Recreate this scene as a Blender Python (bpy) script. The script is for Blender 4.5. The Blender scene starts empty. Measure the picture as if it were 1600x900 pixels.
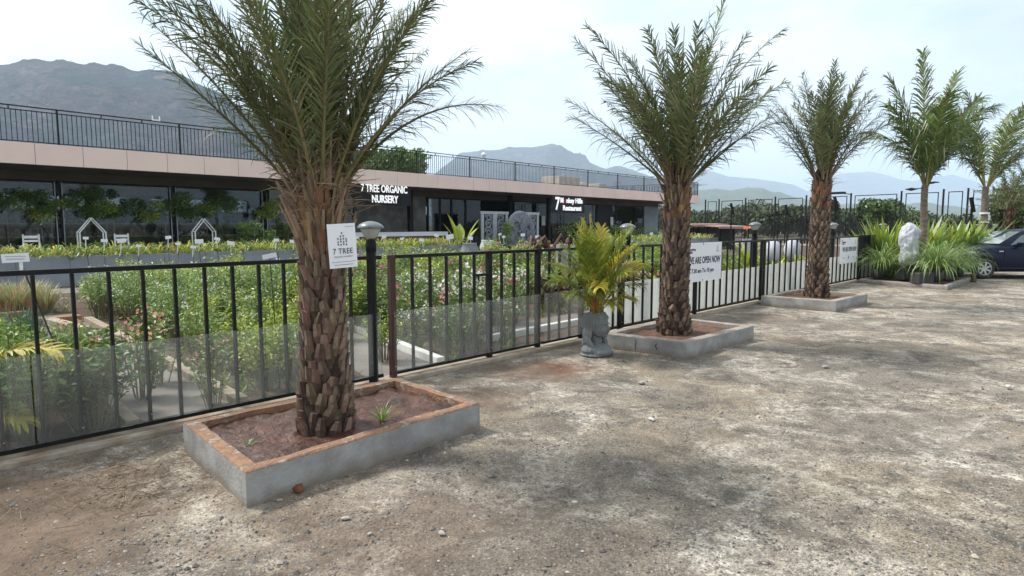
import bpy, bmesh, math, random
import numpy as np
from mathutils import Vector, Matrix, noise, Euler
R=math.radians; PI=math.pi
sc=bpy.context.scene
COL=sc.collection
# ---------------------------------------------------------------- camera, world, sun, exposure
PITCH=math.atan(.098); F=1000.0; EYE=1.6
cd=bpy.data.cameras.new('camera'); cam=bpy.data.objects.new('camera',cd); COL.objects.link(cam)
cam.location=(0,0,EYE); cam.rotation_euler=(PI/2-PITCH,0,0)
cd.sensor_width=36; cd.lens=36*F/1600; cd.clip_start=.05; cd.clip_end=60000
sc.camera=cam
SUN_EL=R(52); SUN_AZ=R(-75)      # azimuth from +Y towards +X
w=bpy.data.worlds.new('World'); sc.world=w; w.use_nodes=True
nt=w.node_tree; nt.nodes.clear()
out=nt.nodes.new('ShaderNodeOutputWorld'); bg=nt.nodes.new('ShaderNodeBackground'); bg.inputs[1].default_value=.12
sky=nt.nodes.new('ShaderNodeTexSky'); sky.sky_type='NISHITA'; sky.sun_disc=False; sky.sun_elevation=SUN_EL; sky.sun_rotation=SUN_AZ
sky.air_density=1.0; sky.dust_density=2.5
tc=nt.nodes.new('ShaderNodeTexCoord'); mp=nt.nodes.new('ShaderNodeMapping'); mp.inputs['Scale'].default_value=(1,1,2.6)
nz=nt.nodes.new('ShaderNodeTexNoise'); nz.inputs['Scale'].default_value=2.3; nz.inputs['Detail'].default_value=5; nz.inputs['Roughness'].default_value=.55; nz.inputs['Distortion'].default_value=.4
cr=nt.nodes.new('ShaderNodeValToRGB'); cr.color_ramp.elements[0].position=.36; cr.color_ramp.elements[1].position=.60
cr.color_ramp.elements[0].color=(.62,.62,.62,1); cr.color_ramp.elements[1].color=(.97,.97,.97,1)
nz2=nt.nodes.new('ShaderNodeTexNoise'); nz2.inputs['Scale'].default_value=3.7; nz2.inputs['Detail'].default_value=6
cc=nt.nodes.new('ShaderNodeValToRGB'); cc.color_ramp.elements[0].position=.34; cc.color_ramp.elements[1].position=.52
cc.color_ramp.elements[0].color=(6.3,7.5,8.0,1); cc.color_ramp.elements[1].color=(9.2,9.35,9.35,1)
mx=nt.nodes.new('ShaderNodeMixRGB')
L=nt.links.new
L(tc.outputs['Generated'],mp.inputs['Vector']); L(mp.outputs[0],nz.inputs['Vector']); L(mp.outputs[0],nz2.inputs['Vector'])
L(nz.outputs['Fac'],cr.inputs[0]); L(nz2.outputs['Fac'],cc.inputs[0])
L(cr.outputs[0],mx.inputs[0]); L(sky.outputs[0],mx.inputs[1]); L(cc.outputs[0],mx.inputs[2]); L(mx.outputs[0],bg.inputs[0]); L(bg.outputs[0],out.inputs[0])
sl=bpy.data.lights.new('sun','SUN'); sl.energy=4.6; sl.angle=R(10); sl.color=(1,.95,.88)
so=bpy.data.objects.new('sun',sl); COL.objects.link(so)
sd=Vector((math.sin(SUN_AZ)*math.cos(SUN_EL),math.cos(SUN_AZ)*math.cos(SUN_EL),math.sin(SUN_EL)))
so.rotation_euler=sd.to_track_quat('Z','Y').to_euler()
vs=sc.view_settings; sc.display_settings.display_device='sRGB'; vs.view_transform='Standard'; vs.look='None'; vs.exposure=0.30; vs.gamma=1; vs.use_curve_mapping=False
sc.cycles.transparent_max_bounces=24; sc.cycles.volume_bounces=3

# ---------------------------------------------------------------- frames of reference
def ray(px,py):
    u=(px-800)/F; v=(450-py)/F
    return Vector((u, math.cos(PITCH)+v*math.sin(PITCH), -math.sin(PITCH)+v*math.cos(PITCH)))
def G(px,py,z=0): d=ray(px,py); return Vector((0,0,EYE))+d*((z-EYE)/d.z)
def at(px,py,Y): d=ray(px,py); return Vector((0,0,EYE))+d*(Y/d.y)
A=G(0,728); _B=G(1345,438); D=(_B-A).normalized(); N=Vector((-D.y,D.x,0)); PHI=math.atan2(D.y,D.x)
def W(s,t,z=0): return A+D*s+N*t+Vector((0,0,z))         # fence frame: s along the fence, t away from the yard
def ST(p): q=p-A; return q.dot(D),q.dot(N)
def onT(px,py,t):                                        # where a sight line meets the vertical plane t
    d=ray(px,py); o=Vector((0,0,EYE)); k=(t-(o-A).dot(N))/d.dot(N); p=o+d*k; return (p-A).dot(D),p.z
B0=Vector((-14.54,18.5,0)); B1=Vector((14.68,52,0)); BD=(B1-B0).normalized(); BN=Vector((-BD.y,BD.x,0)); BPHI=math.atan2(BD.y,BD.x); BL=(B1-B0).length
def onB(px,py,wd=0):                                     # same for a plane of the building, wd behind its fascia
    d=ray(px,py); o=Vector((0,0,EYE)); k=(wd-(o-B0).dot(BN))/d.dot(BN); p=o+d*k; return (p-B0).dot(BD),p.z

# ---------------------------------------------------------------- materials
MATS={}
def M(name,c1,c2=None,scale=8,rough=.8,bump=0,metal=0,island=0,trans=0,detail=6,lo=.35,hi=.65,c3=None,spec=.5,stretch=None,bscale=None,coat=0,coord='Object'):
    if name in MATS: return MATS[name]
    m=bpy.data.materials.new(name); m.use_nodes=True; nt=m.node_tree; b=nt.nodes['Principled BSDF']; L=nt.links.new
    b.inputs['Roughness'].default_value=rough; b.inputs['Metallic'].default_value=metal; b.inputs['Specular IOR Level'].default_value=spec
    b.inputs['Coat Weight'].default_value=coat; b.inputs['Coat Roughness'].default_value=.05
    tc=nt.nodes.new('ShaderNodeTexCoord'); vec=tc.outputs[coord]
    if stretch:
        mp=nt.nodes.new('ShaderNodeMapping'); mp.inputs['Scale'].default_value=stretch; L(vec,mp.inputs[0]); vec=mp.outputs[0]
    c2=c2 or tuple(x*.8 for x in c1)
    nz=nt.nodes.new('ShaderNodeTexNoise'); nz.inputs['Scale'].default_value=scale; nz.inputs['Detail'].default_value=detail; nz.inputs['Roughness'].default_value=.6; L(vec,nz.inputs['Vector'])
    cr=nt.nodes.new('ShaderNodeValToRGB'); e=cr.color_ramp.elements; e[0].position=lo; e[1].position=hi; e[0].color=(*c1,1); e[1].color=(*c2,1)
    if c3: k=cr.color_ramp.elements.new(min(.95,hi+.12)); k.color=(*c3,1)
    L(nz.outputs['Fac'],cr.inputs[0]); col=cr.outputs[0]
    if island:
        g=nt.nodes.new('ShaderNodeNewGeometry'); h=nt.nodes.new('ShaderNodeHueSaturation')
        ma=nt.nodes.new('ShaderNodeMapRange'); ma.inputs['To Min'].default_value=1-island; ma.inputs['To Max'].default_value=1+island; L(g.outputs['Random Per Island'],ma.inputs[0]); L(ma.outputs[0],h.inputs['Value'])
        mb=nt.nodes.new('ShaderNodeMath'); mb.operation='MULTIPLY'; mb.inputs[1].default_value=7.31; mc=nt.nodes.new('ShaderNodeMath'); mc.operation='FRACT'; L(g.outputs['Random Per Island'],mb.inputs[0]); L(mb.outputs[0],mc.inputs[0])
        md=nt.nodes.new('ShaderNodeMapRange'); md.inputs['To Min'].default_value=.5-.05*island; md.inputs['To Max'].default_value=.5+.05*island; L(mc.outputs[0],md.inputs[0]); L(md.outputs[0],h.inputs['Hue'])
        L(col,h.inputs['Color']); col=h.outputs[0]
    L(col,b.inputs['Base Color'])
    if bump:
        bz=nt.nodes.new('ShaderNodeTexNoise'); bz.inputs['Scale'].default_value=bscale or scale*4; bz.inputs['Detail'].default_value=8; L(vec,bz.inputs['Vector'])
        bu=nt.nodes.new('ShaderNodeBump'); bu.inputs['Strength'].default_value=bump; bu.inputs['Distance'].default_value=.02; L(bz.outputs['Fac'],bu.inputs['Height']); L(bu.outputs[0],b.inputs['Normal'])
    if trans:
        t=nt.nodes.new('ShaderNodeBsdfTranslucent'); L(col,t.inputs[0]); x=nt.nodes.new('ShaderNodeMixShader'); x.inputs[0].default_value=trans
        L(b.outputs[0],x.inputs[1]); L(t.outputs[0],x.inputs[2]); L(x.outputs[0],nt.nodes['Material Output'].inputs[0])
    MATS[name]=m; return m
def glassmat(name,tint,haze,hazecol=(.75,.78,.8),rough=.02,ior=1.5,noise_=True,lit=0):
    m=bpy.data.materials.new(name); m.use_nodes=True; nt=m.node_tree; nt.nodes.clear(); L=nt.links.new
    o=nt.nodes.new('ShaderNodeOutputMaterial'); tr=nt.nodes.new('ShaderNodeBsdfTransparent'); tr.inputs[0].default_value=(*tint,1)
    df=nt.nodes.new('ShaderNodeBsdfDiffuse'); df.inputs[0].default_value=(*hazecol,1); gl=nt.nodes.new('ShaderNodeBsdfGlossy'); gl.inputs['Roughness'].default_value=rough
    fr=nt.nodes.new('ShaderNodeFresnel'); fr.inputs[0].default_value=ior
    a=nt.nodes.new('ShaderNodeMixShader'); b=nt.nodes.new('ShaderNodeMixShader'); a.inputs[0].default_value=haze
    if noise_:
        tc=nt.nodes.new('ShaderNodeTexCoord'); nz=nt.nodes.new('ShaderNodeTexNoise'); nz.inputs['Scale'].default_value=3; nz.inputs['Detail'].default_value=8
        mr=nt.nodes.new('ShaderNodeMapRange'); mr.inputs['From Min'].default_value=.3; mr.inputs['From Max'].default_value=.7; mr.inputs['To Min'].default_value=haze*.75; mr.inputs['To Max'].default_value=haze*1.3
        L(tc.outputs['Object'],nz.inputs[0]); L(nz.outputs['Fac'],mr.inputs[0]); L(mr.outputs[0],a.inputs[0])
    if lit:
        tl=nt.nodes.new('ShaderNodeBsdfTranslucent'); tl.inputs[0].default_value=(*hazecol,1); xm=nt.nodes.new('ShaderNodeMixShader'); xm.inputs[0].default_value=lit; L(df.outputs[0],xm.inputs[1]); L(tl.outputs[0],xm.inputs[2]); dfo=xm.outputs[0]
    else: dfo=df.outputs[0]
    L(tr.outputs[0],a.inputs[1]); L(dfo,a.inputs[2]); L(fr.outputs[0],b.inputs[0]); L(a.outputs[0],b.inputs[1]); L(gl.outputs[0],b.inputs[2]); L(b.outputs[0],o.inputs[0])
    return m
m_black=M('black_paint',(.006,.006,.007),(.013,.012,.012),20,.5,.05,spec=.22)
m_brown=M('brown_oxide_paint',(.06,.022,.016),(.035,.015,.012),10,.6)
m_steel=M('grey_steel',(.35,.36,.37),(.25,.26,.27),10,.4,metal=.6)
m_bolt=M('bolt_steel',(.6,.6,.6),(.4,.4,.4),10,.3,metal=.9)
m_white=M('white_board',(.80,.80,.83),(.74,.75,.78),3,.5)
m_whitep=M('white_plastic',(.78,.78,.78),(.6,.6,.58),5,.5)
m_letter=M('sign_letter',(.85,.85,.85),(.8,.8,.8),3,.4); m_letter.node_tree.nodes['Principled BSDF'].inputs['Emission Color'].default_value=(1,1,1,1); m_letter.node_tree.nodes['Principled BSDF'].inputs['Emission Strength'].default_value=.45
m_ink=M('dark_ink',(.03,.03,.035),(.05,.05,.05),5,.7)
m_inkg=M('grey_ink',(.22,.24,.26),(.28,.3,.3),5,.7)
m_red=M('red_ink',(.5,.04,.02),(.4,.03,.02),5,.7)
m_conc=M('planter_render',(.33,.325,.31),(.22,.215,.205),5,.9,.35,bscale=45,c3=(.40,.385,.36))
def stain(m,h):
    nt=m.node_tree; b=nt.nodes['Principled BSDF']; src=b.inputs['Base Color'].links[0].from_socket; L=nt.links.new
    tc=nt.nodes.new('ShaderNodeTexCoord'); sp=nt.nodes.new('ShaderNodeSeparateXYZ'); nz=nt.nodes.new('ShaderNodeTexNoise'); nz.inputs['Scale'].default_value=7; nz.inputs['Detail'].default_value=6
    L(tc.outputs['Object'],sp.inputs[0]); L(tc.outputs['Object'],nz.inputs[0]); a=nt.nodes.new('ShaderNodeMath'); a.operation='MULTIPLY_ADD'; a.inputs[1].default_value=-h*1.6; L(nz.outputs['Fac'],a.inputs[0]); L(sp.outputs['Z'],a.inputs[2])
    r=nt.nodes.new('ShaderNodeMapRange'); r.inputs['From Min'].default_value=-h*.8; r.inputs['From Max'].default_value=h*.1; r.inputs['To Min'].default_value=.85; r.inputs['To Max'].default_value=0; L(a.outputs[0],r.inputs[0])
    x=nt.nodes.new('ShaderNodeMixRGB'); x.inputs[2].default_value=(.17,.13,.095,1); L(r.outputs[0],x.inputs[0]); L(src,x.inputs[1]); L(x.outputs[0],b.inputs['Base Color'])
stain(m_conc,.10)
m_rim=M('rusty_rim_render',(.30,.17,.10),(.20,.115,.075),9,.9,.8,bscale=50,c3=(.36,.31,.25),lo=.38,hi=.54)
m_soil=M('wet_red_soil',(.095,.036,.019),(.035,.014,.008),8,.5,1.0,bscale=26,c3=(.15,.065,.036))
m_soild=M('dark_soil',(.10,.055,.035),(.04,.025,.018),7,.9,.8,bscale=30)
m_curb=M('old_kerb_concrete',(.38,.33,.26),(.24,.18,.13),6,.9,.5,bscale=40)
m_brickk=M('terracotta_kerb',(.36,.17,.09),(.22,.12,.08),7,.9,.5)
m_path=M('path_concrete',(.20,.175,.16),(.13,.115,.105),2,.85,.4,bscale=40)
m_bark=M('palm_boot_bark',(.125,.082,.056),(.05,.032,.022),16,.9,.8,island=.5,stretch=(1,1,.35),bscale=60,c3=(.18,.125,.09))
m_bark1=M('palm_boot_bark_light',(.165,.103,.066),(.06,.037,.024),14,.9,.8,island=.55,stretch=(1,1,.35),bscale=60,c3=(.24,.165,.112))
m_core=M('palm_fibre_core',(.045,.026,.018),(.02,.012,.009),30,1,.8,stretch=(1,1,.3))
m_stub=M('palm_orange_stub',(.25,.125,.05),(.11,.065,.04),12,.8,.6,island=.4,stretch=(1,1,.3))
m_dry=M('dry_stalk',(.27,.19,.12),(.17,.115,.075),10,.8,.3,island=.35)
m_petiole=M('palm_petiole',(.13,.12,.045),(.19,.15,.06),5,.6,island=.3)
m_date=M('date_leaf',(.085,.115,.045),(.155,.185,.075),3,.42,island=.38,trans=.22)
m_datey=M('date_leaf_dry',(.20,.17,.09),(.13,.11,.06),3,.6,island=.4,trans=.15)
m_coco=M('coconut_leaf',(.075,.13,.03),(.15,.20,.05),3,.35,island=.3,trans=.3)
m_cocoy=M('coconut_stalk',(.34,.32,.06),(.25,.25,.06),5,.5,island=.2)
m_cbark=M('coconut_bark',(.22,.18,.13),(.11,.085,.06),6,.9,.6,stretch=(1,1,4))
m_areca=M('areca_leaf',(.27,.31,.04),(.13,.20,.03),3,.4,island=.35,trans=.35)
m_arecay=M('areca_leaf_yellow',(.55,.45,.07),(.36,.36,.05),3,.45,island=.3,trans=.35)
m_arecas=M('areca_stem',(.40,.20,.05),(.20,.20,.05),6,.5,island=.3)
m_stone=M('bust_cement',(.19,.20,.20),(.13,.14,.14),9,.85,.5,c3=(.28,.28,.26),bscale=50)
m_cream=M('fascia_panel',(.80,.61,.54),(.74,.56,.50),.6,.55)
m_joint=M('panel_joint',(.12,.09,.08))
m_soffit=M('soffit',(.12,.095,.08),(.09,.07,.06),1,.8)
m_dwall=M('dark_stone_cladding',(.09,.085,.08),(.24,.22,.19),1.3,.6,lo=.42,hi=.7)
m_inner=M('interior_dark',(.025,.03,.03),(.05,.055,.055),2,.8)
m_gwall=M('grey_plaster',(.28,.31,.34),(.22,.25,.28),2,.85)
m_pwall=M('raised_bed_paint',(.26,.28,.31),(.20,.22,.25),1.5,.85,.2)
m_tank=M('beige_tank',(.62,.55,.46),(.5,.45,.38),4,.6)
m_floor=M('patio_tile',(.3,.29,.27),(.22,.21,.2),2,.7)
m_glassw=glassmat('tinted_window_glass',(.72,.78,.77),.02,(.3,.33,.33),.02,1.5,False)
m_sheet=glassmat('clear_fence_sheet',(.97,.98,.97),.07,(.82,.84,.81),.10,1.22,True,.4)
m_reflwhite=glassmat('reflection_white_sheet',(.9,.92,.9),.80,(.80,.81,.77),.4,1.1,True,.5)  # near-opaque white: bright grazing reflection of the glass put into the colour
m_sheet2=glassmat('dusty_fence_sheet',(.95,.96,.95),.13,(.85,.86,.84),.2,1.12)
m_whitened=glassmat('whitened_fence_sheet',(.85,.87,.86),.46,(.78,.80,.78),.22,1.35)
m_lamp=M('opal_lamp_shade',(.75,.75,.72),(.66,.66,.63),4,.25,trans=.4)
m_lampg=M('grey_lamp_cap',(.18,.2,.21),(.12,.135,.14),6,.35,metal=.2)
m_cloth=M('white_cloth',(.50,.50,.55),(.38,.39,.45),3,.9,.3)
m_bag=M('black_grow_bag',(.02,.019,.02),(.04,.036,.034),8,.6,.4)
m_pinkroof=M('pink_sheet_roof',(.42,.24,.21),(.32,.19,.17),3,.7)
m_wood=M('dark_driftwood',(.13,.07,.05),(.07,.04,.03),6,.9,.5)
m_husk=M('coconut_husk',(.20,.07,.03),(.10,.035,.018),20,.9,.8)
m_paper=M('litter_white',(.75,.73,.7))
LEAF={'dark':M('leaf_dark',(.075,.135,.035),(.11,.18,.045),4,.4,island=.45,trans=.25),
 'mid':M('leaf_mid',(.19,.28,.05),(.11,.19,.04),4,.4,island=.4,trans=.3),
 'lime':M('leaf_lime',(.45,.50,.08),(.28,.38,.06),4,.4,island=.4,trans=.35),
 'pale':M('leaf_pale',(.34,.40,.19),(.2,.3,.11),4,.45,island=.35,trans=.3),
 'yellow':M('leaf_yellow',(.55,.50,.09),(.28,.34,.06),4,.45,island=.4,trans=.35),
 'straw':M('leaf_straw',(.50,.33,.18),(.33,.17,.09),4,.6,island=.35,trans=.25),
 'grassy':M('leaf_grassy',(.25,.36,.09),(.15,.25,.065),4,.4,island=.35,trans=.3),
 'maroon':M('leaf_maroon',(.12,.02,.025),(.05,.02,.02),4,.4,island=.4,trans=.2),
 'far':M('leaf_far',(.05,.07,.032),(.085,.10,.045),.4,.6,island=.4,trans=.15),
 'white':M('petal_white',(.80,.78,.74),(.70,.68,.62),4,.5,island=.12,trans=.3),
 'pink':M('petal_pink',(.62,.09,.22),(.75,.25,.38),4,.5,island=.3,trans=.3),
 'peach':M('petal_peach',(.70,.36,.26),(.6,.25,.2),4,.5,island=.25,trans=.3),
 'rose':M('petal_red',(.42,.02,.04),(.3,.015,.03),4,.5,island=.3,trans=.2),
 'stem':M('shrub_stem',(.18,.15,.09),(.12,.10,.05),8,.8)}

# ---------------------------------------------------------------- mesh tools
class MB:
    def __init__(s): s.v=[];s.f=[];s.m=[]
    def add(s,vs,fs,m=0):
        n=len(s.v); s.v.extend([tuple(x) for x in vs]); s.f.extend([tuple(i+n for i in f) for f in fs]); s.m.extend([m]*len(fs)); return s
    def box(s,c,d,m=0,rot=None,taper=1.0):
        hx,hy,hz=d[0]/2,d[1]/2,d[2]/2; vs=[]
        for z in(-1,1):
            k=1 if z<0 else taper
            for x,y in((-1,-1),(1,-1),(1,1),(-1,1)):
                p=Vector((x*hx*k,y*hy*k,z*hz)); p=(rot@p) if rot else p; vs.append(p+Vector(c))
        return s.add(vs,[(3,2,1,0),(4,5,6,7),(0,1,5,4),(1,2,6,5),(2,3,7,6),(3,0,4,7)],m)
    def span(s,a,b,m=0): return s.box([(a[i]+b[i])/2 for i in range(3)],[abs(b[i]-a[i]) for i in range(3)],m)
    def tube(s,pts,rad,n=8,m=0,cap=True):
        pts=[Vector(p) for p in pts]; K=len(pts)
        if not hasattr(rad,'__len__'): rad=[rad]*K
        vs=[];up=None
        for i,p in enumerate(pts):
            t=(pts[min(i+1,K-1)]-pts[max(i-1,0)]); t=t.normalized() if t.length>1e-9 else Vector((0,0,1))
            if up is None: up=Vector((1,0,0)) if abs(t.x)<.8 else Vector((0,1,0))
            x=(up-t*up.dot(t)); x=x.normalized() if x.length>1e-6 else t.orthogonal().normalized(); up=x; y=t.cross(x)
            for k in range(n): a=2*PI*k/n; vs.append(p+(x*math.cos(a)+y*math.sin(a))*rad[i])
        fs=[(i*n+k,i*n+(k+1)%n,(i+1)*n+(k+1)%n,(i+1)*n+k) for i in range(K-1) for k in range(n)]
        if cap: fs+= [tuple(range(n-1,-1,-1)),tuple((K-1)*n+k for k in range(n))]
        return s.add(vs,fs,m)
    def lathe(s,prof,n=24,c=(0,0,0),m=0):
        c=Vector(c); vs=[];
        for r,z in prof:
            for k in range(n): a=2*PI*k/n; vs.append(c+Vector((r*math.cos(a),r*math.sin(a),z)))
        K=len(prof); fs=[(i*n+k,i*n+(k+1)%n,(i+1)*n+(k+1)%n,(i+1)*n+k) for i in range(K-1) for k in range(n)]
        fs+=[tuple(range(n-1,-1,-1)),tuple((K-1)*n+k for k in range(n))]
        return s.add(vs,fs,m)
    def prism(s,poly,z0,z1,m=0):
        n=len(poly); vs=[(p[0],p[1],z0) for p in poly]+[(p[0],p[1],z1) for p in poly]
        return s.add(vs,[tuple(range(n-1,-1,-1)),tuple(range(n,2*n))]+[(i,(i+1)%n,n+(i+1)%n,n+i) for i in range(n)],m)
    def build(s,name,mats,parent=None,smooth=False,bevel=0):
        me=bpy.data.meshes.new(name); me.from_pydata(s.v,[],s.f); me.update()
        if not isinstance(mats,(list,tuple)): mats=[mats]
        for m in mats: me.materials.append(m)
        me.polygons.foreach_set('material_index',s.m)
        if smooth: me.polygons.foreach_set('use_smooth',[True]*len(s.f))
        o=bpy.data.objects.new(name,me); COL.objects.link(o)
        if parent: o.parent=parent
        if bevel:
            b=o.modifiers.new('bevel','BEVEL'); b.width=bevel; b.segments=2; b.limit_method='ANGLE'
        return o
def tag(o,label=None,cat=None,group=None,kind=None):
    if label: o['label']=label
    if cat: o['category']=cat
    if group: o['group']=group
    if kind: o['kind']=kind
    return o
def thing(name,label,cat,loc=(0,0,0),rz=0,group=None):
    o=bpy.data.objects.new(name,None); o.empty_display_size=.1; COL.objects.link(o); o.location=loc; o.rotation_euler=(0,0,rz)
    return tag(o,label,cat,group)
def copy_tree(o,parent=None):
    c=o.copy(); COL.objects.link(c); c.parent=parent
    for ch in list(o.children): copy_tree(ch,c)
    return c
def text(body,size,mat,parent,loc,rot=(PI/2,0,0),name='lettering',ext=.002,align='CENTER',off=0,xs=1,spacing=1,fit=None):
    cu=bpy.data.curves.new('t','FONT'); cu.body=body; cu.size=size; cu.extrude=ext; cu.align_x=align; cu.offset=off; cu.space_character=spacing
    cu.resolution_u=3
    t=bpy.data.objects.new('t',cu); COL.objects.link(t); dg=bpy.context.evaluated_depsgraph_get(); me=bpy.data.meshes.new_from_object(t.evaluated_get(dg))
    bpy.data.objects.remove(t); o=bpy.data.objects.new(name,me); COL.objects.link(o); me.materials.clear(); me.materials.append(mat); me.polygons.foreach_set('material_index',[0]*len(me.polygons))
    xx=[v.co.x for v in me.vertices]
    if fit: xs=fit/(max(xx)-min(xx))
    o.parent=parent; o.location=loc; o.rotation_euler=rot; o.scale=(xs,1,1); return o
def finish(o):
    """bake an object's modifiers into its mesh"""
    dg=bpy.context.evaluated_depsgraph_get(); dg.update(); me=bpy.data.meshes.new_from_object(o.evaluated_get(dg)); o.modifiers.clear(); o.data=me; return o
def fbm(x,y,z=0,o=4):
    return noise.fractal(Vector((x,y,z)),1.0,2.0,o)

# ---------------------------------------------------------------- ground: one sheet to the horizon
def ground_material():
    m=bpy.data.materials.new('dusty_gravel_yard'); m.use_nodes=True; nt=m.node_tree; b=nt.nodes['Principled BSDF']; L=nt.links.new
    geo=nt.nodes.new('ShaderNodeNewGeometry'); pos=geo.outputs['Position']
    def nzz(scale,detail=6,rough=.6,dist=0,vec=pos):
        n=nt.nodes.new('ShaderNodeTexNoise'); n.inputs['Scale'].default_value=scale; n.inputs['Detail'].default_value=detail; n.inputs['Roughness'].default_value=rough; n.inputs['Distortion'].default_value=dist; L(vec,n.inputs['Vector']); return n.outputs['Fac']
    def ramp(v,a,b_,ca=(0,0,0),cb=(1,1,1)):
        r=nt.nodes.new('ShaderNodeValToRGB'); e=r.color_ramp.elements; e[0].position=a; e[1].position=b_; e[0].color=(*ca,1); e[1].color=(*cb,1); L(v,r.inputs[0]); return r.outputs[0]
    def mix(f,a,b_,mode='MIX'):
        x=nt.nodes.new('ShaderNodeMixRGB'); x.blend_type=mode
        for i,v in enumerate((f,a,b_)):
            if isinstance(v,tuple): x.inputs[i].default_value=(*v,1)
            elif isinstance(v,(int,float)): x.inputs[i].default_value=v
            else: L(v,x.inputs[i])
        return x.outputs[0]
    def math_(op,a,b_=0,clamp=False):
        x=nt.nodes.new('ShaderNodeMath'); x.operation=op; x.use_clamp=clamp
        for i,v in enumerate((a,b_)):
            if isinstance(v,(int,float)): x.inputs[i].default_value=v
            else: L(v,x.inputs[i])
        return x.outputs[0]
    base=mix(ramp(nzz(.45,5,.6,.6),.40,.60),(.255,.215,.165),(.21,.192,.165))
    base=mix(ramp(nzz(2.2,8,.65,.8),.42,.64),base,(.105,.096,.084))        # compacted dark gravel patches
    pale=ramp(nzz(1.1,9,.68,1.0),.50,.66); fine=ramp(nzz(16,6,.7),.38,.60)
    base=mix(math_('MULTIPLY',math_('MULTIPLY',pale,fine),.95),base,(.60,.57,.51))              # pale stone dust
    cl=ramp(nzz(.8,6,.6,.5),.50,.58)
    base=mix(math_('MULTIPLY',cl,math_('MULTIPLY',ramp(nzz(6,8,.75),.46,.6),.8)),base,(.47,.43,.36))
    # crushed stones
    vo=nt.nodes.new('ShaderNodeTexVoronoi'); vo.inputs['Scale'].default_value=38; vo.inputs['Randomness'].default_value=1; L(pos,vo.inputs['Vector'])
    sp=nt.nodes.new('ShaderNodeSeparateColor'); L(vo.outputs['Color'],sp.inputs[0])
    stone=math_('MULTIPLY',ramp(vo.outputs['Distance'],.25,.5,(1,1,1),(0,0,0)),ramp(sp.outputs[0],.45,.6))
    stone=math_('MULTIPLY',stone,ramp(nzz(1.7,4),.38,.56))
    sc_=ramp(sp.outputs[1],0,1,(.07,.066,.066),(.36,.34,.32))
    base=mix(math_('MULTIPLY',stone,.75),base,sc_)
    vo2=nt.nodes.new('ShaderNodeTexVoronoi'); vo2.inputs['Scale'].default_value=120; L(pos,vo2.inputs['Vector'])
    sp2=nt.nodes.new('ShaderNodeSeparateColor'); L(vo2.outputs['Color'],sp2.inputs[0])
    base=mix(.62,base,mix(1,base,ramp(sp2.outputs[0],0,1,(.45,.43,.42),(1.75,1.7,1.62)),'MULTIPLY'))
    base=mix(.45,base,mix(1,base,ramp(nzz(45,5,.8),.35,.65,(.4,.4,.4),(1.6,1.6,1.6)),'MULTIPLY'))
    # tracked red-brown soil near the planters: blobs in world coordinates
    sx=nt.nodes.new('ShaderNodeSeparateXYZ'); L(pos,sx.inputs[0])
    blobs=None
    for (c,rad,amt) in ((W(-.3,-1.1),1.35,1.0),(W(1.1,-2.6),1.6,.45),(W(3.4,-1.1),.75,.55),(W(4.6,-.75),.7,1.0),(W(-.8,-2.4),1.3,.45),(W(8.6,-2.0),.8,.35),(W(10.3,-.9),1.2,.3)):
        vd=nt.nodes.new('ShaderNodeVectorMath'); vd.operation='DISTANCE'; L(pos,vd.inputs[0]); vd.inputs[1].default_value=(c.x,c.y,0)
        q=math_('ADD',vd.outputs['Value'],math_('MULTIPLY',math_('SUBTRACT',nzz(2.5,5),.5),rad*1.6))
        q=math_('MULTIPLY',ramp(q,.0,1,(1,1,1),(0,0,0)) if False else math_('SUBTRACT',1,math_('DIVIDE',q,rad),True),amt*1.7,True)
        blobs=q if blobs is None else math_('MAXIMUM',blobs,q)
    red=mix(ramp(nzz(5,6,.7),.4,.6),(.135,.098,.072),(.215,.15,.108))
    base=mix(math_('MULTIPLY',blobs,.8),base,red)
    vd=nt.nodes.new('ShaderNodeVectorMath'); vd.operation='DISTANCE'; L(pos,vd.inputs[0]); c=W(4.9,-.8); vd.inputs[1].default_value=(c.x,c.y,0)
    q=math_('SUBTRACT',1,math_('DIVIDE',math_('ADD',vd.outputs['Value'],math_('MULTIPLY',math_('SUBTRACT',nzz(4,5),.5),1.3)),.5),True)
    base=mix(math_('MULTIPLY',q,.45),base,(.25,.09,.055))
    trk=None
    for cx,cy_,rad,amt in ((7,-22,27.0,.8),(7,-22,28.45,.8),(-9,19,20.5,.6),(-9,19,21.9,.6),(14,-9,16.2,.7),(14,-9,17.6,.7)):
        vd=nt.nodes.new('ShaderNodeVectorMath'); vd.operation='DISTANCE'; L(pos,vd.inputs[0]); vd.inputs[1].default_value=(cx,cy_,0)
        dd=math_('ABSOLUTE',math_('SUBTRACT',math_('ADD',vd.outputs['Value'],math_('MULTIPLY',nzz(.5,3),.35)),rad))
        q=math_('MULTIPLY',math_('SUBTRACT',1,math_('DIVIDE',dd,.11),True),amt); trk=q if trk is None else math_('MAXIMUM',trk,q)
    trk=math_('MULTIPLY',trk,ramp(nzz(.9,5,.6),.45,.6))
    base=mix(math_('MULTIPLY',trk,.55),base,(.36,.31,.245))
    L(base,b.inputs['Base Color']); b.inputs['Roughness'].default_value=.95; b.inputs['Specular IOR Level'].default_value=.2
    h=math_('ADD',math_('MULTIPLY',math_('SUBTRACT',nzz(9,9,.75),math_('MULTIPLY',trk,.5)),1.4),math_('ADD',math_('MULTIPLY',stone,.5),math_('MULTIPLY',nzz(70,4,.7),.45)))
    bu=nt.nodes.new('ShaderNodeBump'); bu.inputs['Strength'].default_value=.9; bu.inputs['Distance'].default_value=.022; L(h,bu.inputs['Height']); L(bu.outputs[0],b.inputs['Normal'])
    return m
m_ground=ground_material()
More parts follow.
